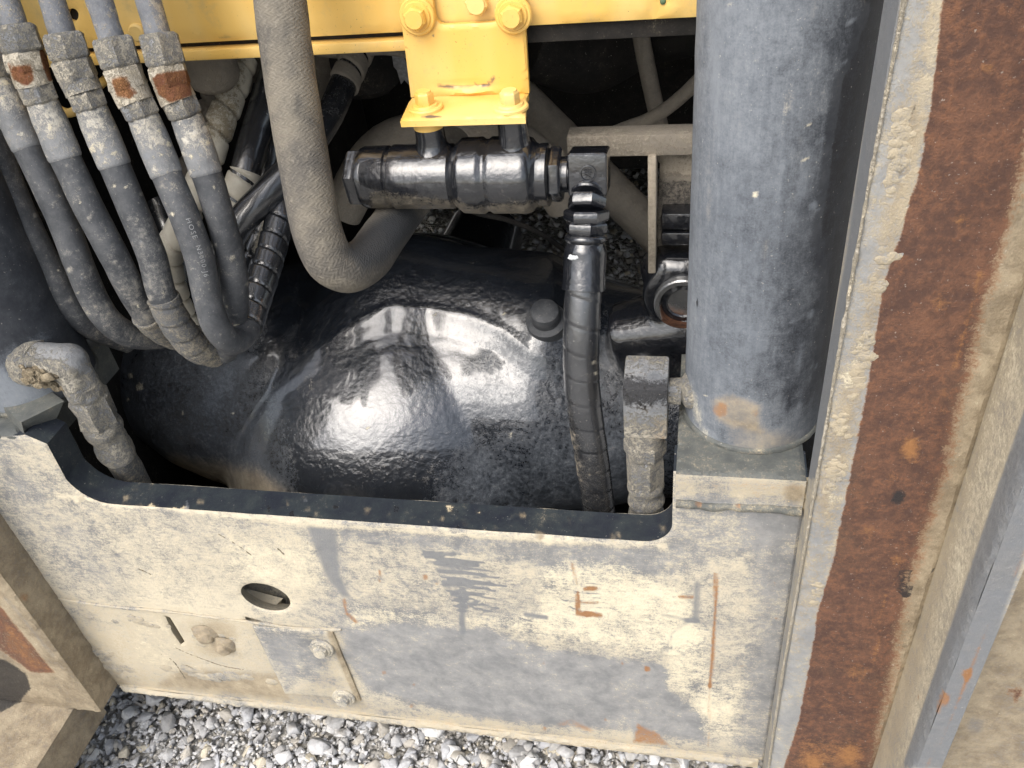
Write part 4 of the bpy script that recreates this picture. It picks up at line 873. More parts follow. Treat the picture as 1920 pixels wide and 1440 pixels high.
hm.v = [tuple(p) for p in Vv]
AST = [('soil', 'poly', [(250, 880), (330, 860), (480, 885), (560, 950), (230, 950)], 60, 1.0), ('mud', 'poly', [(60, 560), (470, 540), (500, 700), (560, 930), (60, 930)], 120, 0.34), ('mud', 'poly', [(880, 600), (1300, 600), (1300, 1000), (800, 1000), (850, 800)], 120, 0.42), ('mud', 'poly', [(100, 640), (430, 640), (520, 760), (560, 930), (100, 920)], 120, 0.30), ('mud', 'poly', [(240, 870), (330, 850), (490, 880), (560, 940), (240, 930)], 40, 0.30), ('mud', 'line', [10, (395, 760), (420, 715), (490, 620)], 36, 0.25),
       ('mud', 'poly', [(840, 860), (1200, 760), (1200, 1000), (700, 1000)], 110, 0.20), ('mud', 'poly', [(640, 400), (1060, 430), (1060, 530), (1000, 560), (900, 520), (740, 500)], 40, 0.10), ('mud', 'poly', [(1130, 580), (1220, 580), (1200, 690), (1130, 680)], 40, 0.18)]
for x, y, r_ in ((245, 705, 6), (262, 725, 8), (240, 750, 3), (362, 757, 2), (343, 775, 3), (436, 775, 3), (690, 802, 3), (957, 816, 3), (990, 822, 2), (945, 588, 4), (815, 590, 2)): AST.append(('cream', 'dot', (x, y, r_), 3, 0.7 if r_ < 5 else 0.45))
hm.build('housing', M['cast'], axle, smooth=60, stains=AST)
from mathutils.bvhtree import BVHTree
bv = BVHTree.FromPolygons([Vector(p) for p in hm.v], hm.f)
hit, nrm_h, _, _ = bv.ray_cast(Vector(CAM), Vector(ray(1024, 600)).normalized())
mb = MB(); ax_b = (np.array([0.05, -0.45, 0.9]))
lathe(mb, np.array(hit) - 0.03 * ax_b, ax_b, dense([(0.0, 0.034), (0.032, 0.032), (0.036, 0.0235), (0.054, 0.0235), (0.060, 0.0215), (0.063, 0.016), (0.064, 0.004)], 0.004), 32, rough=0.0008, rs=70)
mb.build('bolt', M['rubber'], axle)

# ================================================================== YELLOW CROSSBEAM AND BRACKET
YB = 1.0
beam = thing('crossbeam', 'wide yellow painted beam running across the top', 'beam', (-0.4, YB, 1.2))
hole1 = [PYu(133 + 12 * math.cos(t), 30 + 13 * math.sin(t), YB) for t in np.linspace(0, 2 * math.pi, 24, endpoint=False)]
hole2 = [PYu(1243 + 6 * math.cos(t), 2 + 5 * math.sin(t), YB) for t in np.linspace(0, 2 * math.pi, 16, endpoint=False)]
mb = MB(); slab(mb, [(-1.06, 1.2125), (0.22, 1.2125), (0.22, 1.46), (-1.06, 1.46)], [hole1, hole2], lambda u, v: np.array([u, YB, v]), (0, -1, 0), 0.05, res=0.009, chamfer=0.003, rows=3)
mb.build('beam_plate', M['yellow'], beam, smooth=30, stains=[('dark', 'dot', (random.uniform(0, 1310), random.uniform(0, 95), random.uniform(0.6, 2.2)), 3, random.uniform(0.5, 1.0)) for _ in range(70)] + [('dark', 'line', [random.uniform(2, 6), (x_, 0), (x_ + random.uniform(-10, 10), 70)], 22, random.uniform(0.1, 0.28)) for x_ in (350, 420, 615, 690, 1040, 1120, 1200, 1260)] + [('dark', 'line', [4, (810, 45), (940, 45)], 20, 0.9), ('dark', 'line', [2, (330, 72), (770, 62)], 8, 0.5), ('dark', 'line', [3, (990, 52), (1310, 46)], 10, 0.35), ('dark', 'dot', (935, 40, 12), 16, 0.6)])
xr_ = PY(766, 70, YB)[0]
mb = MB(); box(mb, (-1.06, YB - 0.004, 1.1925), (xr_ + 0.03, YB + 0.02, 1.2055), 0.002); mb.build('lower_lip', M['yellow'], beam)
mb = MB(); box(mb, (-1.04, YB + 0.012, 1.19), (0.2, YB + 0.03, 1.3), 0.002); mb.build('backing_strip', M['dark'], beam)
mb = MB(); lathe(mb, PY(1243, 2, YB + 0.004), (0, -1, 0), [(0, 0.0035), (0.003, 0.003), (0.004, 0.001)], 14); mb.build('plug', flat_mat('green_plug', (0.10, 0.16, 0.08)), beam)
mb = MB(); p = PY(260, 60, YB); lathe(mb, p, (0, -1, 0), [(0, 0.011), (0.005, 0.011), (0.007, 0.009), (0.007, 0.002)], 18); mb.build('rivet', M['yellow'], beam)
b3 = bolt(beam, PY(897, 3, YB - 0.001), (0, -1, 0.02), 0.0135, 0.011, 0.02, M['yellow'], rot=0.52, wash=False)

br = thing('mounting_bracket', 'yellow folded bracket bolted to the beam above the black valve', 'bracket', (-0.25, 0.97, 1.13))
YK = 0.988
zk = PY(880, 180, YK)[2]
bl = PY(766, 60, YK)[0]; brx = PY(993, 60, YK)[0]
bl2 = PY(769, 180, YK)[0]; br2 = PY(992, 180, YK)[0]
s0 = PY(813, 20, YK); s1 = PY(940, 42, YK)
ol = [(bl2, zk), (br2, zk), (brx, 1.36), (s1[0] + 0.0, 1.36)] + [(s1[0] - 0.010 + 0.010 * math.cos(a), s1[2] + 0.010 + 0.010 * math.sin(a)) for a in np.radians([0, -30, -60, -90])] + [(s0[0] + 0.010 + 0.010 * math.cos(a), s1[2] + 0.010 + 0.010 * math.sin(a)) for a in np.radians([-90, -120, -150, -180])] + [(s0[0], 1.36), (bl, 1.36)]
mb = MB(); slab(mb, ol, [], lambda u, v: np.array([u, YK, v]), (0, -1, 0), 0.009, res=0.0035, chamfer=0.002, rows=2)
BST = [('dark', 'dot', (random.uniform(768, 990), random.uniform(0, 180), random.uniform(0.6, 1.8)), 3, random.uniform(0.5, 0.9)) for _ in range(30)] + [('dark', 'line', [random.uniform(3, 8), (x_, 50), (x_ + 4, 160)], 24, random.uniform(0.1, 0.25)) for x_ in (800, 850, 905, 950)] + [('dark', 'dot', (783, 58, 8), 12, 0.4), ('dark', 'dot', (966, 54, 8), 12, 0.4), ('dark', 'line', [1.5, (990, 0), (990, 180)], 6, 0.4), ('dark', 'line', [3, (822, 160), (850, 164), (880, 164), (915, 160), (926, 145)], 12, 1.0), ('dark', 'dot', (785, 160, 3), 14, 0.4), ('dark', 'line', [1, (768, 60), (768, 180)], 6, 0.5), ('dark', 'line', [1, (815, 46), (940, 44)], 8, 0.5)]
# dent along the fold
Vb = np.array(mb.v); Pb = project(Vb); w = np.exp(-(((Pb[:, 0] - 882) / 30) ** 2 + ((Pb[:, 1] - 170) / 9) ** 2)); Vb[:, 1] -= 0.006 * w * (Vb[:, 1] < YK + 0.004)
w = np.exp(-(((Pb[:, 0] - 875) / 45) ** 2 + ((Pb[:, 1] - 160) / 6) ** 2)); Vb[:, 1] += 0.003 * w; mb.v = [tuple(p) for p in Vb]
mb.build('bracket_plate', M['yellow'], br, smooth=30, stains=BST)
f0 = PZ(755, 219, zk); f1 = PZ(985, 219, zk); yfl = min(f0[1], f1[1])
mb = MB(); slab(mb, [(bl2 + 0.001, YK + 0.004), (br2 - 0.001, YK + 0.004), (br2 - 0.001, YK - 0.012), (f1[0], yfl), (f0[0], yfl), (bl2 + 0.001, YK - 0.012)], [], lambda u, v: np.array([u, v, zk + 0.001]), (0, 0, 1), 0.009, res=0.004, chamfer=0.002, rows=3)
mb.build('fold_flange', M['yellow'], br, smooth=30, stains=[('dark', 'dot', (806, 213, 8), 14, 0.45), ('dark', 'dot', (962, 211, 8), 14, 0.45), ('dark', 'line', [2, (788, 218), (825, 219)], 5, 0.9), ('dark', 'line', [1, (768, 185), (990, 183)], 8, 0.35)])
for x, y in ((783, 30), (963, 27)):
    bolt(br, PY(x, y, YK - 0.001), (0, -1, 0.03), 0.0135, 0.013, 0.021, M['yellow'], rot=0.35)
yb_ = []
for x, y in ((799, 205), (958, 204)):
    p = PZ(x, y, zk + 0.001); yb_.append(p); bolt(br, p, (0, 0, 1), 0.0115, 0.017, 0.0205, M['yellow'], rot=0.9)

# ================================================================== VALVE HANGING FROM THE BRACKET
yv = (yb_[0][1] + yb_[1][1]) / 2
valve = thing('relief_valve', 'wet black cylindrical valve hanging under the yellow bracket', 'valve', (-0.3, yv, 0.99))
def VX(px, py): return PY(px, py, yv)
zv = VX(860, 330)[2]
xs = lambda px: VX(px, 330)[0]
prof = [(683, 36), (690, 38), (732, 38), (735, 35.5), (740, 35.5), (743, 39), (851, 39), (856, 36), (862, 40), (872, 45), (908, 46), (914, 43), (921, 43), (927, 46), (990, 45.5), (1000, 43), (1006, 38), (1012, 36), (1018, 37), (1030, 37), (1033, 33)]
x0v = xs(683)
P_ = dense([(xs(px) - x0v, r / 1000.0) for px, r in prof], 0.003)
mb = MB(); lathe(mb, (x0v, yv, zv), (1, 0, 0), [(0, 0.01)] + P_, 56, rough=0.0006, rs=45)
VST = [('mud', 'poly', [(690, 352), (860, 372), (880, 385), (1040, 368), (1040, 420), (690, 420)], 34, 0.85)]
mb.build('valve_body', M['gloss'], valve, stains=VST)
mb = MB(); hexnut(mb, (xs(660), yv, zv), (xs(690), yv, zv), 0.0375, ch=0.003, rot=0.45); mb.build('end_cap', M['gloss'], valve, smooth=30)
mb = MB(); hexnut(mb, (xs(1031), yv, zv), (xs(1056), yv, zv), 0.0335, ch=0.003, rot=0.1); mb.build('hex_nut', M['gloss'], valve, smooth=30, stains=[('mud', 'poly', [(1025, 365), (1065, 365), (1065, 420), (1025, 420)], 12, 0.6)])
for i, p in enumerate(yb_):
    mb = MB(); zt = zk - 0.009
    lathe(mb, (p[0], p[1], zv + 0.028), (0, 0, 1), dense([(0, 0.027), (0.012, 0.0195), (0.02, 0.018), (zt - zv - 0.029, 0.0175)], 0.004), 32)
    mb.build('stud', M['gloss'], valve)
    if i == 0:
        mb = MB(); lathe(mb, (p[0], p[1], zt - 0.011), (0, 0, 1), [(0, 0.0183), (0.010, 0.0183)], 24); mb.build('stud_collar', M['yellow'], valve)

# elbow and hose from the valve
vh = thing('valve_hose', 'glossy black hose with square elbow dropping from the valve past the dome', 'hose', PY(1125, 975, 0.80))
ec = VX(1105, 320)
mb = MB()
bm = bmesh.new(); bmesh.ops.create_cube(bm, size=1)
for v in bm.verts: v.co = Vector((v.co.x * 0.046, v.co.y * 0.044, v.co.z * 0.050))
bmesh.ops.bevel(bm, geom=bm.edges[:], offset=0.004, segments=3, affect='EDGES', profile=0.6)
Rm = Matrix.Rotation(math.radians(-12), 4, 'X')
bm.transform(Rm); bmesh.ops.translate(bm, verts=bm.verts, vec=Vector(ec)); mb.addbm(bm)
lathe(mb, (xs(1054), yv, zv), (1, 0, 0), dense([(0, 0.021), (0.008, 0.021), (0.009, 0.017), (0.014, 0.017), (0.015, 0.022), (0.03, 0.022)], 0.003), 32)
mb.build('elbow', M['gloss'], vh, smooth=30, fields=None)
# raised round mark on the elbow face
fn = Rm.to_3x3() @ Vector((0, -1, 0)); fu = Rm.to_3x3() @ Vector((0, 0, 1)); fx = Vector((1, 0, 0)); fc = Vector(ec) + fn * 0.0232 + fu * 0.002 + fx * 0.001
mb = MB()
def ring3(r, k=24): return [fc + fx * r * math.cos(2 * math.pi * i / k) + fu * r * math.sin(2 * math.pi * i / k) for i in range(k + 1)]
C = np.array([p[:] for p in ring3(0.0088)]); tube(mb, C, np.linspace(0, 1, len(C)), 0.0011, 6)
for a, b in (((-5, 3.5), (5, 3.5)), ((-4.5, 0.8), (4.5, 0.8)), ((0, 6), (0, -1)), ((-3.5, -1.5), (3.5, -5)), ((3.5, -1.5), (-3.5, -5)), ((-2.5, 5.5), (-3.2, 2)), ((2.5, 5.5), (3.2, 2))):
    C = np.array([(fc + fx * (a[0] + (b[0] - a[0]) * t) / 1000 + fu * (a[1] + (b[1] - a[1]) * t) / 1000)[:] for t in (0, 0.5, 1)]); tube(mb, C, np.array([0, 1, 2]), 0.0006, 6)
mb.build('stamped_mark', M['gloss'], vh)
hp = [ec - np.array([0, 0.004, 0.018])] + [PY(1100, 378, yv - 0.028), PY(1099, 420, yv - 0.038), PY(1097, 480, yv - 0.052), PY(1094, 540, yv - 0.07), PY(1090, 620, yv - 0.09), PY(1090, 700, yv - 0.105), PY(1098, 780, yv - 0.118), PY(1110, 860, yv - 0.125), PY(1122, 950, yv - 0.13), PY(1130, 1010, yv - 0.135), PY(1140, 1090, yv - 0.14)]
C, S = spline(hp, 0.0018)
c, s = cut(C, 336, 372); mb = MB(); tube(mb, c, s, lambda q, th: np.full(len(th), 0.0205 + 0.0010 * (1 if math.sin(q * 1500) > 0 else 0)), 32); mb.build('thread', M['gloss'], vh, smooth=30)
c, s = cut(C, 366, 392); mb = MB(); hexnut(mb, c[0], c[-1], 0.0235, rot=0.48); mb.build('nut', M['gloss'], vh, smooth=30)
c, s = cut(C, 390, 416); mb = MB(); hexnut(mb, c[0], c[-1], 0.0275, rot=0.2); mb.build('nut', M['gloss'], vh, smooth=30)
c, s = cut(C, 414, 440); mb = MB(); hexnut(mb, c[0], c[-1], 0.0265, rot=0.48); mb.build('nut', M['gloss'], vh, smooth=30)
c, s = cut(C, 436, 545); Lf = s[-1]
mb = MB(); tube(mb, c, s, lambda q, th: np.full(len(th), np.interp(q / Lf, [0, .04, .1, .16, .24, .3, .9, .93, .95, .97, 1], [.0225, .0255, .026, .0225, .0245, .0255, .0258, .0265, .0258, .0265, .0262])), 36, rough=0.0005, rs=50)
mb.build('ferrule', M['gloss'], vh, smooth=60)
dab = MB(); lumps(dab, PD(1075, 484, np.linalg.norm(PY(1097, 484, yv - 0.052) - CAM) / np.linalg.norm(ray(1097, 484)) - 0.0235), 0.005, 4, (0.003, 0.0006, 0.003), 60, 0.3); dab.build('paint_dab', M['paint_dab'], vh)
c, s = cut(C, 540, 1090)
def wrap(r, pitch, depth=0.0012, w=0.07, cone=0.0008, sgn=1):
    def f(q, th):
        ph = (q / pitch + sgn * th / (2 * math.pi)) % 1.0
        return r + cone * ph - depth * np.exp(-((np.minimum(ph, 1 - ph)) / w) ** 2)
    return f
mb = MB(); tube(mb, c, s, wrap(0.0222, 0.034, 0.0008, 0.035, 0.0006), 40)
mb.build('hose_body', M['sleeve'], vh, smooth=60, stains=[('mud', 'poly', [(1040, 780), (1180, 820), (1180, 1000), (1040, 1000)], 160, 0.42), ('mud', 'poly', [(1052, 540), (1075, 540), (1085, 900), (1060, 860)], 30, 0.3), ('mud', 'poly', [(1105, 640), (1125, 640), (1132, 740), (1115, 740)], 10, 0.3), ('cream', 'dot', (1115, 680, 6), 8, 0.45), ('cream', 'dot', (1118, 700, 4), 6, 0.5)])

# ================================================================== BIG WOVEN HOSE
bh = thing('suction_hose', 'thick grey woven fabric hose making a U bend before the dome', 'hose', PD(640, 520, 0.96))
C, S = spline(PDs([(500, -700, .82), (506, -400, .86), (515, -120, .90), (522, -40, .91), (532, 60, .92), (546, 160, .93), (562, 260, .94), (578, 350, .95), (594, 430, .96), (616, 484, .975), (650, 504, .995), (688, 486, 1.03), (722, 440, 1.08), (760, 388, 1.14), (800, 340, 1.2), (850, 270, 1.3)]), 0.004)
def hr(q, th): return np.full(len(th), 0.0280)
mb = MB(); tube(mb, C, S, hr, 40, rough=0.0007, rs=40)
mb.build('hose_body', M['braid'], bh, smooth=60, stains=[('dark', 'poly', [(640, 470), (690, 420), (770, 370), (800, 420), (720, 500), (680, 510)], 40, 0.7), ('dark', 'line', [10, (560, 180), (585, 260)], 50, 0.3)])

# ================================================================== SIX HYDRAULIC HOSES
GR = 'hydraulic hoses with muddy fittings'
def hyd_hose(label, pts, st, mats, wrapfrom=None, rust=False, wraptone='rubber_mud', r=0.0174, hose_mat='rubber', stains=None, pipe_st=None):
    C, S = spline(PDs(pts), 0.0014)
    t = thing('hydraulic_hose', label, 'hose', C[-1], GR)
    if st:
        y0, y1, y2, y3, y4 = st
        if y0 > -60:
            c, s = cut(C, -2000, y0 + 6); mb = MB(); tube(mb, c, s, 0.0140, 24, rough=0.0008, rs=60); mb.build('pipe', M['pipe'], t, stains=pipe_st)
            c, s = cut(C, y0, y1); mb = MB(); hexnut(mb, c[0], c[-1], 0.0238, rot=0.25, rough=0.0022, ch=0.003); mb.build('nut', M['fitting'], t, smooth=35)
            c, s = cut(C, y1 - 7, y2); L_ = s[-1]
            mb = MB(); hexnut(mb, c[0], c[int(len(c) * .62)], 0.0226, rot=0.4, rough=0.002); tube(mb, c[int(len(c) * .5):], s[int(len(c) * .5):], 0.0203, 24, rough=0.0014, rs=70)
            pj = project(c); m_, e_ = pj[int(len(pj) * .45)], pj[int(len(pj) * .9)]
            mb.build('adapter', M['fitting_rust'] if rust else M['fitting'], t, smooth=35, stains=rust if rust else None)
        c, s = cut(C, y2 - 8, y3); mb = MB(); hexnut(mb, c[0], c[-1], 0.0212, rot=0.1, rough=0.001); mb.build('nut', M['fitting'], t, smooth=35)
        c, s = cut(C, y3 - 6, y4); L_ = s[-1]
        mb = MB(); tube(mb, c, s, lambda q, th: np.full(len(th), np.interp(q / L_, [0, .06, .12, .3, .75, .97, 1], [.0165, .0176, .0178, .0188, .0191, .0187, .0176])), 28, rough=0.0009, rs=50)
        pj = project(c); mb.build('ferrule', M['ferrule'], t, stains=[('mud', 'line', [26, tuple(pj[0]), tuple(pj[len(pj) // 3])], 40, 0.42)] + [(random.choice(['mud', 'dark', 'rub', 'cream']), 'dot', (pj[len(pj) // 2][0] + random.uniform(-30, 30), random.uniform(pj[0][1], pj[-1][1]), random.uniform(1.5, 7)), random.choice([4, 9]), random.uniform(0.3, 0.7)) for _ in range(16)])
        c, s = cut(C, y4 - 8, 2000) if wrapfrom is None else cut(C, y4 - 8, wrapfrom)
    else:
        c, s = C, S
    mb = MB(); tube(mb, c, s, r, 28, rough=0.0005, rs=40); pj = project(c); rr_ = random.Random(int(abs(pts[0][0])) + 3); sc = []
    for _ in range(34):
        q = pj[rr_.randrange(len(pj))]; a_, b_ = q[0] + rr_.uniform(-28, 28), q[1] + rr_.uniform(-12, 12)
        sc.append((rr_.choice(['cream', 'dark', 'mud', 'mud', 'rub']), 'dot', (a_, b_, rr_.uniform(1.0, 5)), rr_.choice([3, 8, 14]), rr_.uniform(0.3, 0.65)))
    mb.build('hose_body', M[hose_mat], t, smooth=60, stains=(stains or []) + sc)
    if wrapfrom is not None:
        P = project(C); k = np.where(P[:, 1] >= wrapfrom - 3)[0][0]; k = max(k, np.argmax(P[:, 1] >= wrapfrom - 3)); C2, S2 = spline(C[k::8], 0.0016)
        mb = MB(); tube(mb, C2, S2, wrap(r + 0.0022, 0.026, 0.0018, 0.06, 0.0012), 36); mb.build('spiral_guard', M[wraptone], t, smooth=60)
    return t, C, S
hyd_hose('dark outermost hose without visible fitting, nearest the left photo edge', [(-210, -560, .88), (-120, -240, .96), (-60, 60, 1.04), (-30, 190, 1.06), (5, 310, 1.08), (46, 410, 1.10), (86, 490, 1.13), (128, 565, 1.16), (172, 612, 1.2), (240, 640, 1.27)], None, None, stains=[('mud', 'poly', [(-60, 0), (300, 0), (300, 700), (-60, 700)], 10, 0.12)])
hyd_hose('hose whose grey crimp sleeve shows without its rusty adapter, ends in a low bend', [(-190, -600, .82), (-120, -260, .90), (-75, -30, .95), (-48, 40, .96), (-26, 100, .97), (-6, 150, .985), (20, 205, 1.0), (50, 270, 1.015), (86, 345, 1.03), (120, 420, 1.05), (146, 490, 1.07), (176, 560, 1.1), (208, 606, 1.13), (250, 630, 1.17), (300, 630, 1.22), (350, 615, 1.28)], (-100, -40, 30, 150, 280), None, stains=[('mud', 'poly', [(150, 500), (230, 500), (320, 600), (320, 660), (180, 640)], 60, 0.22)])
hyd_hose('hose under the leftmost visible rusty adapter and nut', [(-110, -620, .80), (-50, -280, .86), (-8, -60, .92), (10, 0, .93), (34, 66, .94), (53, 128, .955), (74, 182, .97), (98, 236, .985), (128, 308, 1.0), (166, 388, 1.02), (214, 480, 1.05), (249, 548, 1.09), (284, 600, 1.14), (325, 628, 1.2), (370, 636, 1.27)], (44, 100, 160, 194, 300), None, rust=[('rust', 'poly', [(8, 112), (25, 122), (60, 118), (66, 150), (50, 166), (25, 150)], 26, 0.95), ('oxide', 'poly', [(8, 112), (70, 110), (76, 165), (30, 168)], 40, 0.45), ('rust', 'poly', [(70, 84), (90, 100), (102, 150), (90, 155), (78, 120)], 14, 0.9)], wrapfrom=592, stains=[('mud', 'poly', [(200, 480), (300, 480), (330, 640), (240, 600)], 60, 0.3)])
hyd_hose('hose under the plain grey adapter with no rust', [(-20, -620, .80), (36, -280, .86), (82, -60, .92), (98, 0, .93), (124, 85, .945), (144, 142, .96), (164, 188, .97), (184, 235, .985), (214, 308, 1.0), (248, 390, 1.02), (284, 478, 1.05), (303, 550, 1.08), (330, 606, 1.11), (366, 650, 1.15), (410, 664, 1.2)], (60, 114, 176, 206, 314), None, wrapfrom=560, stains=[('mud', 'poly', [(240, 400), (330, 400), (340, 580), (270, 560)], 60, 0.3)])
th_, Cd, Sd = hyd_hose('hose printed with pale lettering that turns up into a black spiral guard', [(60, -620, .80), (118, -280, .86), (168, -60, .92), (186, 0, .93), (218, 98, .945), (240, 160, .96), (262, 206, .97), (282, 252, .985), (314, 330, 1.0), (346, 405, 1.01), (374, 485, 1.03), (388, 555, 1.05), (406, 612, 1.07), (434, 640, 1.1), (460, 622, 1.13), (474, 580, 1.15), (494, 520, 1.17), (512, 460, 1.19), (530, 390, 1.21), (545, 320, 1.24), (560, 240, 1.28)], (70, 130, 194, 222, 330), None, rust=[('rust', 'poly', [(202, 142), (235, 138), (262, 175), (240, 190), (215, 180)], 16, 0.7), ('oxide', 'poly', [(202, 140), (240, 140), (250, 185), (218, 185)], 20, 0.8)], wrapfrom=None)
hyd_hose('hose with the rightmost and rustiest adapter of the row', [(150, -620, .81), (208, -280, .87), (262, -60, .93), (278, 0, .94), (304, 92, .955), (320, 156, .97), (340, 200, .98), (360, 248, .995), (388, 328, 1.01), (412, 405, 1.03), (432, 480, 1.06), (440, 545, 1.09), (436, 605, 1.13), (420, 660, 1.19)], (62, 126, 190, 221, 328), None, rust=[('rust', 'poly', [(282, 140), (320, 130), (355, 128), (362, 180), (320, 194), (296, 178)], 22, 0.95), ('oxide', 'poly', [(276, 135), (366, 124), (370, 190), (300, 200)], 40, 0.45), ('dark', 'poly', [(318, 138), (345, 134), (356, 165), (335, 174)], 14, 0.45)], pipe_st=[('rust', 'line', [12, (300, -20), (318, 66)], 14, 0.5), ('mud', 'line', [14, (295, -20), (312, 66)], 14, 0.3)])
# the spiral guard over the upturned end of the printed hose
P = project(Cd); kmax = int(np.argmax(P[:, 1])); k = kmax + 30
C2, S2 = spline(Cd[k::8], 0.0016)
mb = MB(); tube(mb, C2, S2, wrap(0.0198, 0.027, 0.0022, 0.06, 0.0014), 36); mb.build('spiral_guard', M['sleeve'], th_, smooth=60, stains=[('oxide', 'line', [4, (492, 560), (484, 600)], 10, 0.5), ('mud', 'poly', [(440, 570), (500, 560), (480, 600), (440, 600)], 14, 0.4)])
# pale print wrapped on the hose
def hose_text(txt, C, S, y_start, ang, size, r, parent):
    cu = bpy.data.curves.new('t', 'FONT'); cu.body = txt; cu.size = size; cu.space_character = 1.25; cu.resolution_u = 2
    o = bpy.data.objects.new('t', cu); COL.objects.link(o); dg = bpy.context.evaluated_depsgraph_get(); me = o.evaluated_get(dg).to_mesh()
    bm = bmesh.new(); bm.from_mesh(me); bmesh.ops.triangulate(bm, faces=bm.faces); bmesh.ops.subdivide_edges(bm, edges=bm.edges[:], cuts=1)
    P = project(C); k0 = int(np.where(P[:, 1] >= y_start)[0][0]); s0 = S[k0]; T, N, B = frames(C)
    to = (CAM - C[k0]); a0 = math.atan2(to @ B[k0], to @ N[k0]); m = MB()
    for v in bm.verts:
        q = s0 + v.co.x; th = a0 + ang - v.co.y / r; c = np.array([np.interp(q, S, C[:, i]) for i in range(3)])
        n = np.array([np.interp(q, S, N[:, i]) for i in range(3)]); b = np.array([np.interp(q, S, B[:, i]) for i in range(3)])
        p = c + (r + 0.0004) * (math.cos(th) * n + math.sin(th) * b); v.co = Vector(p)
    m.addbm(bm); bpy.data.objects.remove(o); return m.build('print', M['print'], parent, smooth=0)
hose_text('HOSE  N3000-J6', Cd, Sd, 408, 0.0, 0.0080, 0.0176, th_)

# ================================================================== HOSES DEEPER IN THE ENGINE BAY
G2 = 'hoses deeper in the engine bay'
def bay_hose(label, pts, r, mat, wrapd=None, sleeve=None, stains=None):
    C, S = spline(PDs(pts), 0.0018 if wrapd else 0.005)
    t = thing('bay_hose', label, 'hose', C[-1], G2)
    mb = MB(); tube(mb, C, S, wrap(r, *wrapd) if wrapd else r, 30, rough=0.0 if wrapd else 0.0008); mb.build('hose_body', M[mat], t, smooth=60, stains=stains)
    if sleeve:
        y0, y1, m2 = sleeve; c, s = cut(C, y0, y1); c2, s2 = spline(c[::2], 0.0018); mb = MB(); tube(mb, c2, s2, wrap(r + 0.0025, 0.032, 0.0055, 0.09, 0.0015), 30); mb.build('sleeve', M[m2], t, smooth=60)
    return t
bay_hose('dirty white spiral-wrapped hose slanting down behind the printed hose', [(455, 110, 1.26), (436, 170, 1.25), (412, 235, 1.24), (390, 300, 1.24), (366, 370, 1.25), (338, 430, 1.27), (315, 480, 1.30), (330, 560, 1.36), (352, 610, 1.4)], 0.021, 'beige', (0.036, 0.006, 0.09, 0.0015), stains=[('mud', 'poly', [(380, 100), (470, 100), (440, 270), (380, 260)], 30, 0.4), ('dark', 'poly', [(280, 430), (350, 420), (360, 640), (290, 640)], 30, 0.5)])
bay_hose('black hose ending in a short dirty white sleeve', [(530, 90, 1.28), (505, 170, 1.27), (480, 250, 1.26), (460, 325, 1.25), (440, 395, 1.26), (420, 470, 1.28), (400, 560, 1.32)], 0.022, 'sleeve', None, (318, 402, 'beige'))
bay_hose('thin black hose hanging straight behind the thick woven hose', [(540, 100, 1.40), (520, 200, 1.40), (504, 300, 1.40), (486, 400, 1.40), (470, 490, 1.41), (450, 580, 1.42)], 0.020, 'sleeve')
bay_hose('glossy black hose crossing diagonally from under the beam', [(690, 60, 1.32), (662, 118, 1.30), (640, 168, 1.28), (612, 226, 1.25), (565, 292, 1.21), (505, 358, 1.19), (452, 416, 1.19), (425, 470, 1.21), (410, 560, 1.27)], 0.0205, 'sleeve', None, (60, 160, 'dusty'), stains=[('mud', 'poly', [(600, 90), (690, 90), (640, 230), (590, 240)], 30, 0.35)])
bay_hose('grey spiral-wrapped hose tucked beside the beige one', [(425, 120, 1.46), (400, 180, 1.46), (378, 250, 1.47), (350, 330, 1.48), (330, 400, 1.5)], 0.020, 'dusty', (0.034, 0.006, 0.09, 0.0015))
bay_hose('tan streaked wrapped hose just left of the woven hose bend', [(540, 330, 1.27), (512, 400, 1.27), (488, 455, 1.27), (470, 520, 1.28), (455, 590, 1.29)], 0.019, 'sleeve', (0.03, 0.003, 0.06, 0.001), stains=[('cream', 'line', [7, (505, 395), (480, 470)], 10, 0.6)])
bay_hose('short tan-capped black hose stub low behind the muddy guard', [(300, 380, 1.45), (318, 430, 1.44), (334, 480, 1.43), (338, 540, 1.43), (345, 600, 1.45)], 0.021, 'sleeve', None, (462, 505, 'dusty'))
bay_hose('grey coolant hose high beside the dark pump', [(620, 60, 1.5), (600, 120, 1.5), (586, 190, 1.5), (590, 260, 1.52)], 0.026, 'dusty')

# dusty pump parts under the beam
def lathe_thing(name, label, cat, p, axis, prof, mat, grp=None, rough=0.002):
    t = thing(name, label, cat, p, grp); mb = MB(); lathe(mb, p, axis, dense(prof, 0.005), 36, rough=rough, rs=40); mb.build('body', M[mat], t, smooth=45); return t
fp = PD(408, 165, 1.22)
ft = lathe_thing('filter_bowl', 'dust-covered round filter bowl tucked under the yellow beam', 'filter', fp, (0, 0, 1), [(-0.004, 0.006), (-0.002, 0.022), (0.006, 0.032), (0.018, 0.036), (0.05, 0.037), (0.055, 0.041), (0.12, 0.041)], 'dusty')
mb = MB(); hexnut(mb, PD(452, 172, 1.30), PD(456, 135, 1.29), 0.016, rough=0.002); lathe(mb, PD(452, 150, 1.30), (0.3, 0.2, 1), [(0, 0.012), (0.08, 0.014)], 18); mb.build('drain_fitting', M['dusty'], ft, smooth=35)
mb = MB(); box(mb, PD(485, 150, 1.34) + [-0.02, -0.02, 0], PD(485, 150, 1.34) + [0.05, 0.04, 0.1], 0.010, 3)
t_ = thing('pump_block', 'dusty rounded pump block half hidden by the woven hose', 'pump', PD(500, 150, 1.34)); mb.build('body', M['dusty'], t_)
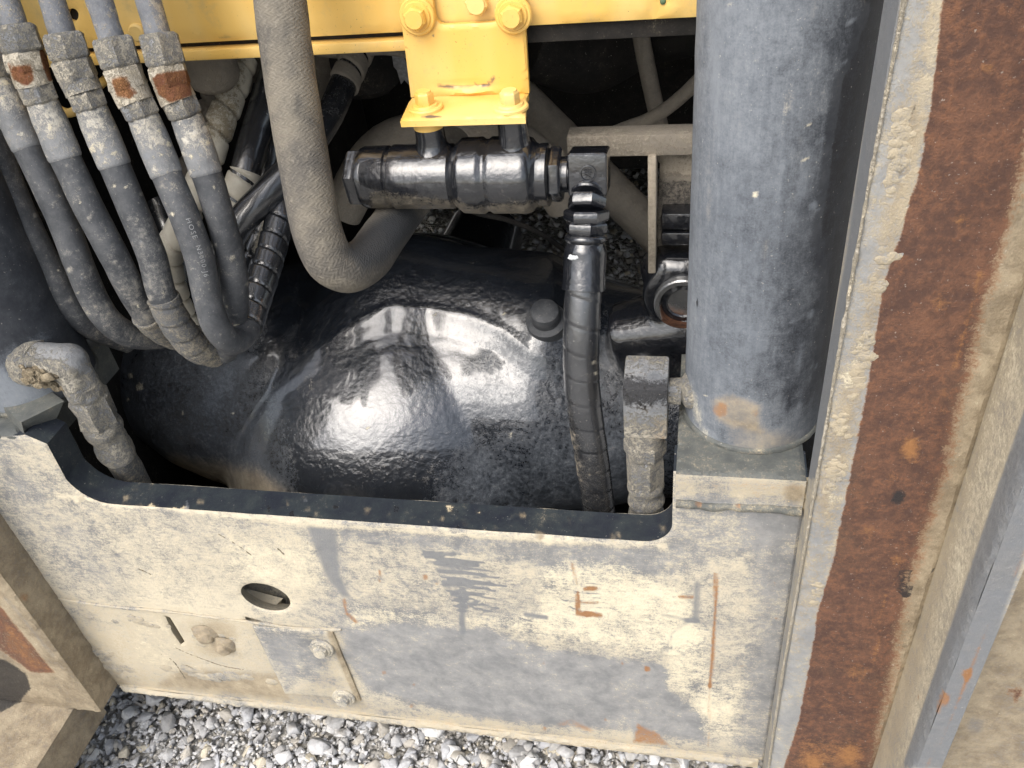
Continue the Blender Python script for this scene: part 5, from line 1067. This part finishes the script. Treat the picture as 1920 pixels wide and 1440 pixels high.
lathe_thing('pump_housing', 'sooty round pump housing hanging behind the bracket edge', 'pump', PD(695, 172, 1.45), (0, 0, 1), [(-0.004, 0.01), (0, 0.035), (0.012, 0.050), (0.05, 0.056), (0.14, 0.058)], 'dark')
mb = MB()
a_ = [PD(x, y, 1.36) for x, y in ((733, 92), (752, 100), (768, 130), (768, 160), (758, 150), (752, 158), (744, 132), (738, 125))]
nrm_ = np.array([0.0, 0.002, 0.0]); mb.add(a_ + [p + nrm_ for p in a_], [tuple(range(8)), tuple(range(15, 7, -1))] + [(i, (i + 1) % 8, 8 + (i + 1) % 8, 8 + i) for i in range(8)])
t_ = thing('torn_foil', 'torn grey scrap of heat shield foil beside the yellow bracket', 'scrap', PD(750, 130, 1.36)); mb.build('foil', flat_mat('grey_foil', (0.35, 0.34, 0.33)), t_, smooth=0)
t_ = thing('yellow_line', 'thin yellow tube peeking between the muddy hose fittings', 'tube', PD(195, 150, 1.12))
C, S = spline(PDs([(230, 120, 1.16), (200, 148, 1.14), (180, 165, 1.13), (150, 200, 1.13), (128, 212, 1.13), (100, 200, 1.14)]), 0.004); mb = MB(); tube(mb, C, S, 0.006, 14); mb.build('tube_body', M['yellow'], t_)

# dusty pipes and brackets behind the valve
t_ = thing('intake_pipe', 'dusty curved pipe arching behind the black valve', 'pipe', PD(700, 290, 1.45))
C, S = spline(PDs([(640, 400, 1.50), (690, 305, 1.46), (745, 262, 1.44), (830, 246, 1.42), (930, 256, 1.42), (1010, 300, 1.44), (1060, 380, 1.5)]), 0.006); mb = MB(); tube(mb, C, S, 0.036, 32, rough=0.001); mb.build('pipe_body', M['dusty'], t_)
t_ = thing('diagonal_pipe', 'long dusty pipe with raised letters slanting down past the tan strut', 'pipe', PD(1230, 440, 1.7))
Cp = PDs([(960, 170, 1.55), (1040, 250, 1.58), (1120, 330, 1.62), (1200, 410, 1.68), (1290, 500, 1.76)])
C, S = spline(Cp, 0.005); mb = MB(); tube(mb, C, S, 0.037, 32, rough=0.0008); mb.build('pipe_body', M['dusty'], t_)
def pipe_text(txt, C, S, x_start, ang, size, r, parent):
    cu = bpy.data.curves.new('t', 'FONT'); cu.body = txt; cu.size = size; cu.space_character = 1.4; cu.resolution_u = 2; cu.extrude = 0.0
    o = bpy.data.objects.new('t', cu); COL.objects.link(o); dg = bpy.context.evaluated_depsgraph_get(); me = o.evaluated_get(dg).to_mesh()
    bm = bmesh.new(); bm.from_mesh(me); bmesh.ops.triangulate(bm, faces=bm.faces); bmesh.ops.subdivide_edges(bm, edges=bm.edges[:], cuts=1)
    P = project(C); k0 = int(np.where(P[:, 0] >= x_start)[0][0]); s0 = S[k0]; T, N, B = frames(C)
    to = (CAM - C[k0]); a0 = math.atan2(to @ B[k0], to @ N[k0]); m = MB()
    for v in bm.verts:
        q = s0 + v.co.x; th = a0 + ang - v.co.y / r; c = np.array([np.interp(q, S, C[:, i]) for i in range(3)])
        n = np.array([np.interp(q, S, N[:, i]) for i in range(3)]); b = np.array([np.interp(q, S, B[:, i]) for i in range(3)])
        v.co = Vector(c + (r + 0.0018) * (math.cos(th) * n + math.sin(th) * b))
    m.addbm(bm); bpy.data.objects.remove(o); return m.build('raised_letters', M['dusty'], parent, smooth=0)
pipe_text('H R C', C, S, 1165, -0.2, 0.020, 0.037, t_)
t_ = thing('control_rod', 'dusty steel rod hanging upright in the dark bay', 'rod', PD(1235, 240, 1.5))
C, S = spline(PDs([(1196, 30, 1.42), (1206, 90, 1.43), (1220, 160, 1.45), (1236, 230, 1.48), (1250, 300, 1.52)]), 0.006); mb = MB(); tube(mb, C, S, 0.0145, 20, rough=0.0008); mb.build('rod_body', M['dusty'], t_)
mb = MB(); lathe(mb, PD(1205, 54, 1.42), (1, 0, 0.05), [(-0.035, 0.008), (0.06, 0.008)], 14); mb.build('cross_pin', M['dusty'], t_)
t_ = thing('curved_rod', 'thin dusty rod curving out from behind the large cylinder', 'rod', PD(1150, 246, 1.36))
C, S = spline(PDs([(1120, 262, 1.40), (1165, 243, 1.38), (1210, 226, 1.36), (1255, 200, 1.33), (1310, 150, 1.28), (1360, 90, 1.24)]), 0.006); mb = MB(); tube(mb, C, S, 0.0105, 18, rough=0.0006); mb.build('rod_body', M['dusty'], t_)

# support bracket between the bay and the large cylinder
sb = thing('support_bracket', 'tan and black support bracket with pin boss behind the large cylinder', 'bracket', PY(1270, 640, 1.12))
YS = 1.12
def PYs2(pts, y): return [(PY(a, b, y)[0], PY(a, b, y)[2]) for a, b in pts]
mb = MB(); slab(mb, PYs2([(1238, 292), (1330, 292), (1330, 470), (1230, 480)], YS), [], lambda u, v: np.array([u, YS, v]), (0, -1, 0), 0.04, res=0.006, chamfer=0.002, rows=3, relief=0.002)
mb.build('web_plate', M['dusty'], sb, smooth=30, stains=[('mud', 'poly', [(1230, 290), (1330, 290), (1330, 330), (1230, 325)], 12, 0.4), ('dark', 'poly', [(1230, 330), (1330, 335), (1330, 480), (1225, 480)], 16, 0.75), ('cream', 'dot', (1262, 375, 14), 22, 0.25)])
mb = MB(); e0 = PY(1236, 292, YS - 0.04); e1 = PY(1222, 510, YS - 0.04)
box(mb, (e1[0] - 0.005, YS - 0.045, e1[2]), (e1[0] + 0.006, YS + 0.0, e0[2]), 0.002); mb.build('edge_strip', M['dusty'], sb, smooth=30, stains=[('mud', 'poly', [(1200, 280), (1250, 280), (1250, 520), (1200, 520)], 5, 0.35)])
mb = MB(); a0, a1 = PY(1062, 248, YS - 0.03), PY(1340, 288, YS - 0.03)
box(mb, (a0[0], YS - 0.035, a1[2]), (a1[0], YS - 0.0, a0[2] - 0.004), 0.003); mb.build('cross_strut', M['dusty'], sb, smooth=30, stains=[('mud', 'poly', [(1050, 240), (1330, 240), (1330, 300), (1050, 300)], 5, 0.30), ('dark', 'dot', (1262, 270, 22), 16, 0.5), ('mud', 'dot', (1300, 300, 30), 16, 0.2)])
for k_, (ya, yb2) in enumerate(((398, 428), (434, 458))):
    mb = MB(); a0, a1 = PY(1240, ya, YS - 0.025), PY(1340, yb2, YS - 0.025); box(mb, (a0[0], YS - 0.03, a1[2]), (a1[0], YS + 0.01, a0[2]), 0.003); mb.build('rib', M['gloss'], sb, smooth=30)
mb = MB(); cc = PY(1276, 562, YS - 0.05)
box(mb, (cc[0] - 0.042, YS - 0.045, cc[2] - 0.13), (cc[0] + 0.09, YS + 0.05, cc[2] + 0.062), 0.016, 4)
lathe(mb, (cc[0], YS + 0.02, cc[2]), (0, -1, 0.0), dense([(0, 0.056), (0.060, 0.056), (0.068, 0.052), (0.070, 0.036)], 0.006), 48)
lathe(mb, cc + np.array([-0.10, 0.05, -0.10]), (1, -0.1, 0.25), dense([(0, 0.05), (0.16, 0.06)], 0.01), 32)
ell(mb, PY(1232, 640, YS + 0.02), (0.085, 0.09, 0.075)); ell(mb, PY(1262, 500, YS), (0.05, 0.05, 0.035)); box(mb, (cc[0] - 0.05, YS - 0.03, cc[2] - 0.22), (cc[0] + 0.09, YS + 0.08, cc[2]), 0.02, 4)
rm = remesh(mb, 0.005, 9); rm.build('boss_casting', M['gloss'], sb, smooth=60)
mb = MB(); lathe(mb, (cc[0] + 0.004, YS - 0.048, cc[2] - 0.002), (0, -1, 0), [(0, 0.042), (0.012, 0.042), (0.014, 0.040), (0.014, 0.034), (0.006, 0.033)], 48); mb.build('bushing', M['chrome'], sb, smooth=40, stains=[('rust', 'poly', [(1235, 570), (1310, 590), (1310, 620), (1240, 620)], 14, 0.7)])
mb = MB(); lathe(mb, (cc[0] + 0.004, YS - 0.045, cc[2] - 0.002), (0, -1, 0), [(0, 0.033), (0.010, 0.032), (0.012, 0.024), (0.006, 0.020), (0.006, 0.004)], 40); mb.build('pin', M['gloss'], sb, smooth=40)

# diagonal tie near the left cylinder
t_ = thing('tie_plate', 'dark painted tie plate with chipped edge beside the left cylinder', 'plate', PY(90, 600, 0.86))
mb = MB(); slab(mb, PYs2([(20, 440), (44, 470), (116, 640), (98, 650), (60, 600)], 0.87), [], lambda u, v: np.array([u, 0.87, v]), (0, -1, 0), 0.03, res=0.006, chamfer=0.003, rows=2); mb.build('plate_body', M['barrel_base'], t_, smooth=30, stains=[('dark', 'poly', [(0, 400), (130, 400), (130, 660), (0, 660)], 5, 0.45), ('oxide', 'dot', (92, 598, 6), 5, 0.6)])

# ================================================================== MACHINE BODY ABOVE AND BEHIND
body = thing('machine_body', 'sooty dark engine bay and underbody behind the yellow beam', 'machine', (-0.4, 2.2, 0.4))
mb = MB(); zbk = PY(1200, 322, 2.05)[2]
box(mb, (-1.05, 2.05, zbk), (0.35, 2.5, 1.6), 0.02); mb.build('bulkhead', M['dark'], body)
mb = MB(); box(mb, (-1.05, 1.055, 1.47), (0.25, 2.6, 1.5), 0.005); mb.build('bay_roof', M['dark'], body)
mb = MB(); box(mb, (-1.09, 0.95, 0.14), (-1.055, 2.5, 1.5), 0.004); mb.build('side_panel', M['dark'], body)
mb = MB(); box(mb, (0.255, 1.2, 0.75), (0.29, 2.5, 1.5), 0.004); mb.build('side_panel', M['dark'], body)
mb = MB(); box(mb, (-1.7, 1.9, 0.12), (-1.62, 4.4, 1.5), 0.01); mb.build('added_shade_wall', M['dark'], body)  # unseen wall added to keep sky light off the rear gravel
mb = MB(); box(mb, (0.62, 1.5, 0.12), (0.70, 4.4, 1.5), 0.01); mb.build('added_shade_wall', M['dark'], body)  # matching unseen wall, added for shade on the other flank
mb = MB(); box(mb, (-1.62, 4.3, 0.08), (0.62, 4.4, 1.5), 0.01); mb.build('added_shade_back', M['dark'], body)  # unseen back wall added with the side walls to shade the gravel
mb = MB(); box(mb, (-1.62, 2.5, 0.55), (0.62, 4.3, 0.6), 0.01); mb.build('floor_plate', M['dark'], body)
mb = MB(); box(mb, (-1.06, 1.06, 1.505), (0.25, 3.2, 1.62), 0.03); mb.build('hood', M['yellow'], body)
mb = MB(); e0 = PY(300, 440, 1.75); e1 = PY(630, 300, 1.75); box(mb, (e0[0] - 0.6, 1.7, 0.3), (e1[0], 2.0, 1.3), 0.03, 3); mb.build('engine_block', M['dark'], body)
mb = MB(); C, S = spline([PD(990, 80, 1.5), PD(1100, 110, 1.55), PD(1200, 60, 1.5), PD(1320, 30, 1.45)], 0.01); tube(mb, C, S, 0.06, 24); mb.build('guard_skin', M['dark'], body)

for lab, pts, r_ in (('thin black cable looping behind the dome under the valve', [(840, 372, 1.5), (890, 398, 1.5), (950, 412, 1.52), (1010, 436, 1.55), (1060, 470, 1.6)], 0.005),
                     ('thin dusty wire running along the underside of the yellow beam', [(560, 96, 1.3), (640, 104, 1.3), (720, 98, 1.3), (800, 110, 1.32)], 0.0045)):
    t_ = thing('cable', lab, 'cable', PD(*pts[0])); C, S = spline(PDs(pts), 0.004); mb = MB(); tube(mb, C, S, r_, 10, rough=0.0004); mb.build('cable_body', M['dark'] if 'black' in lab else M['dusty'], t_)
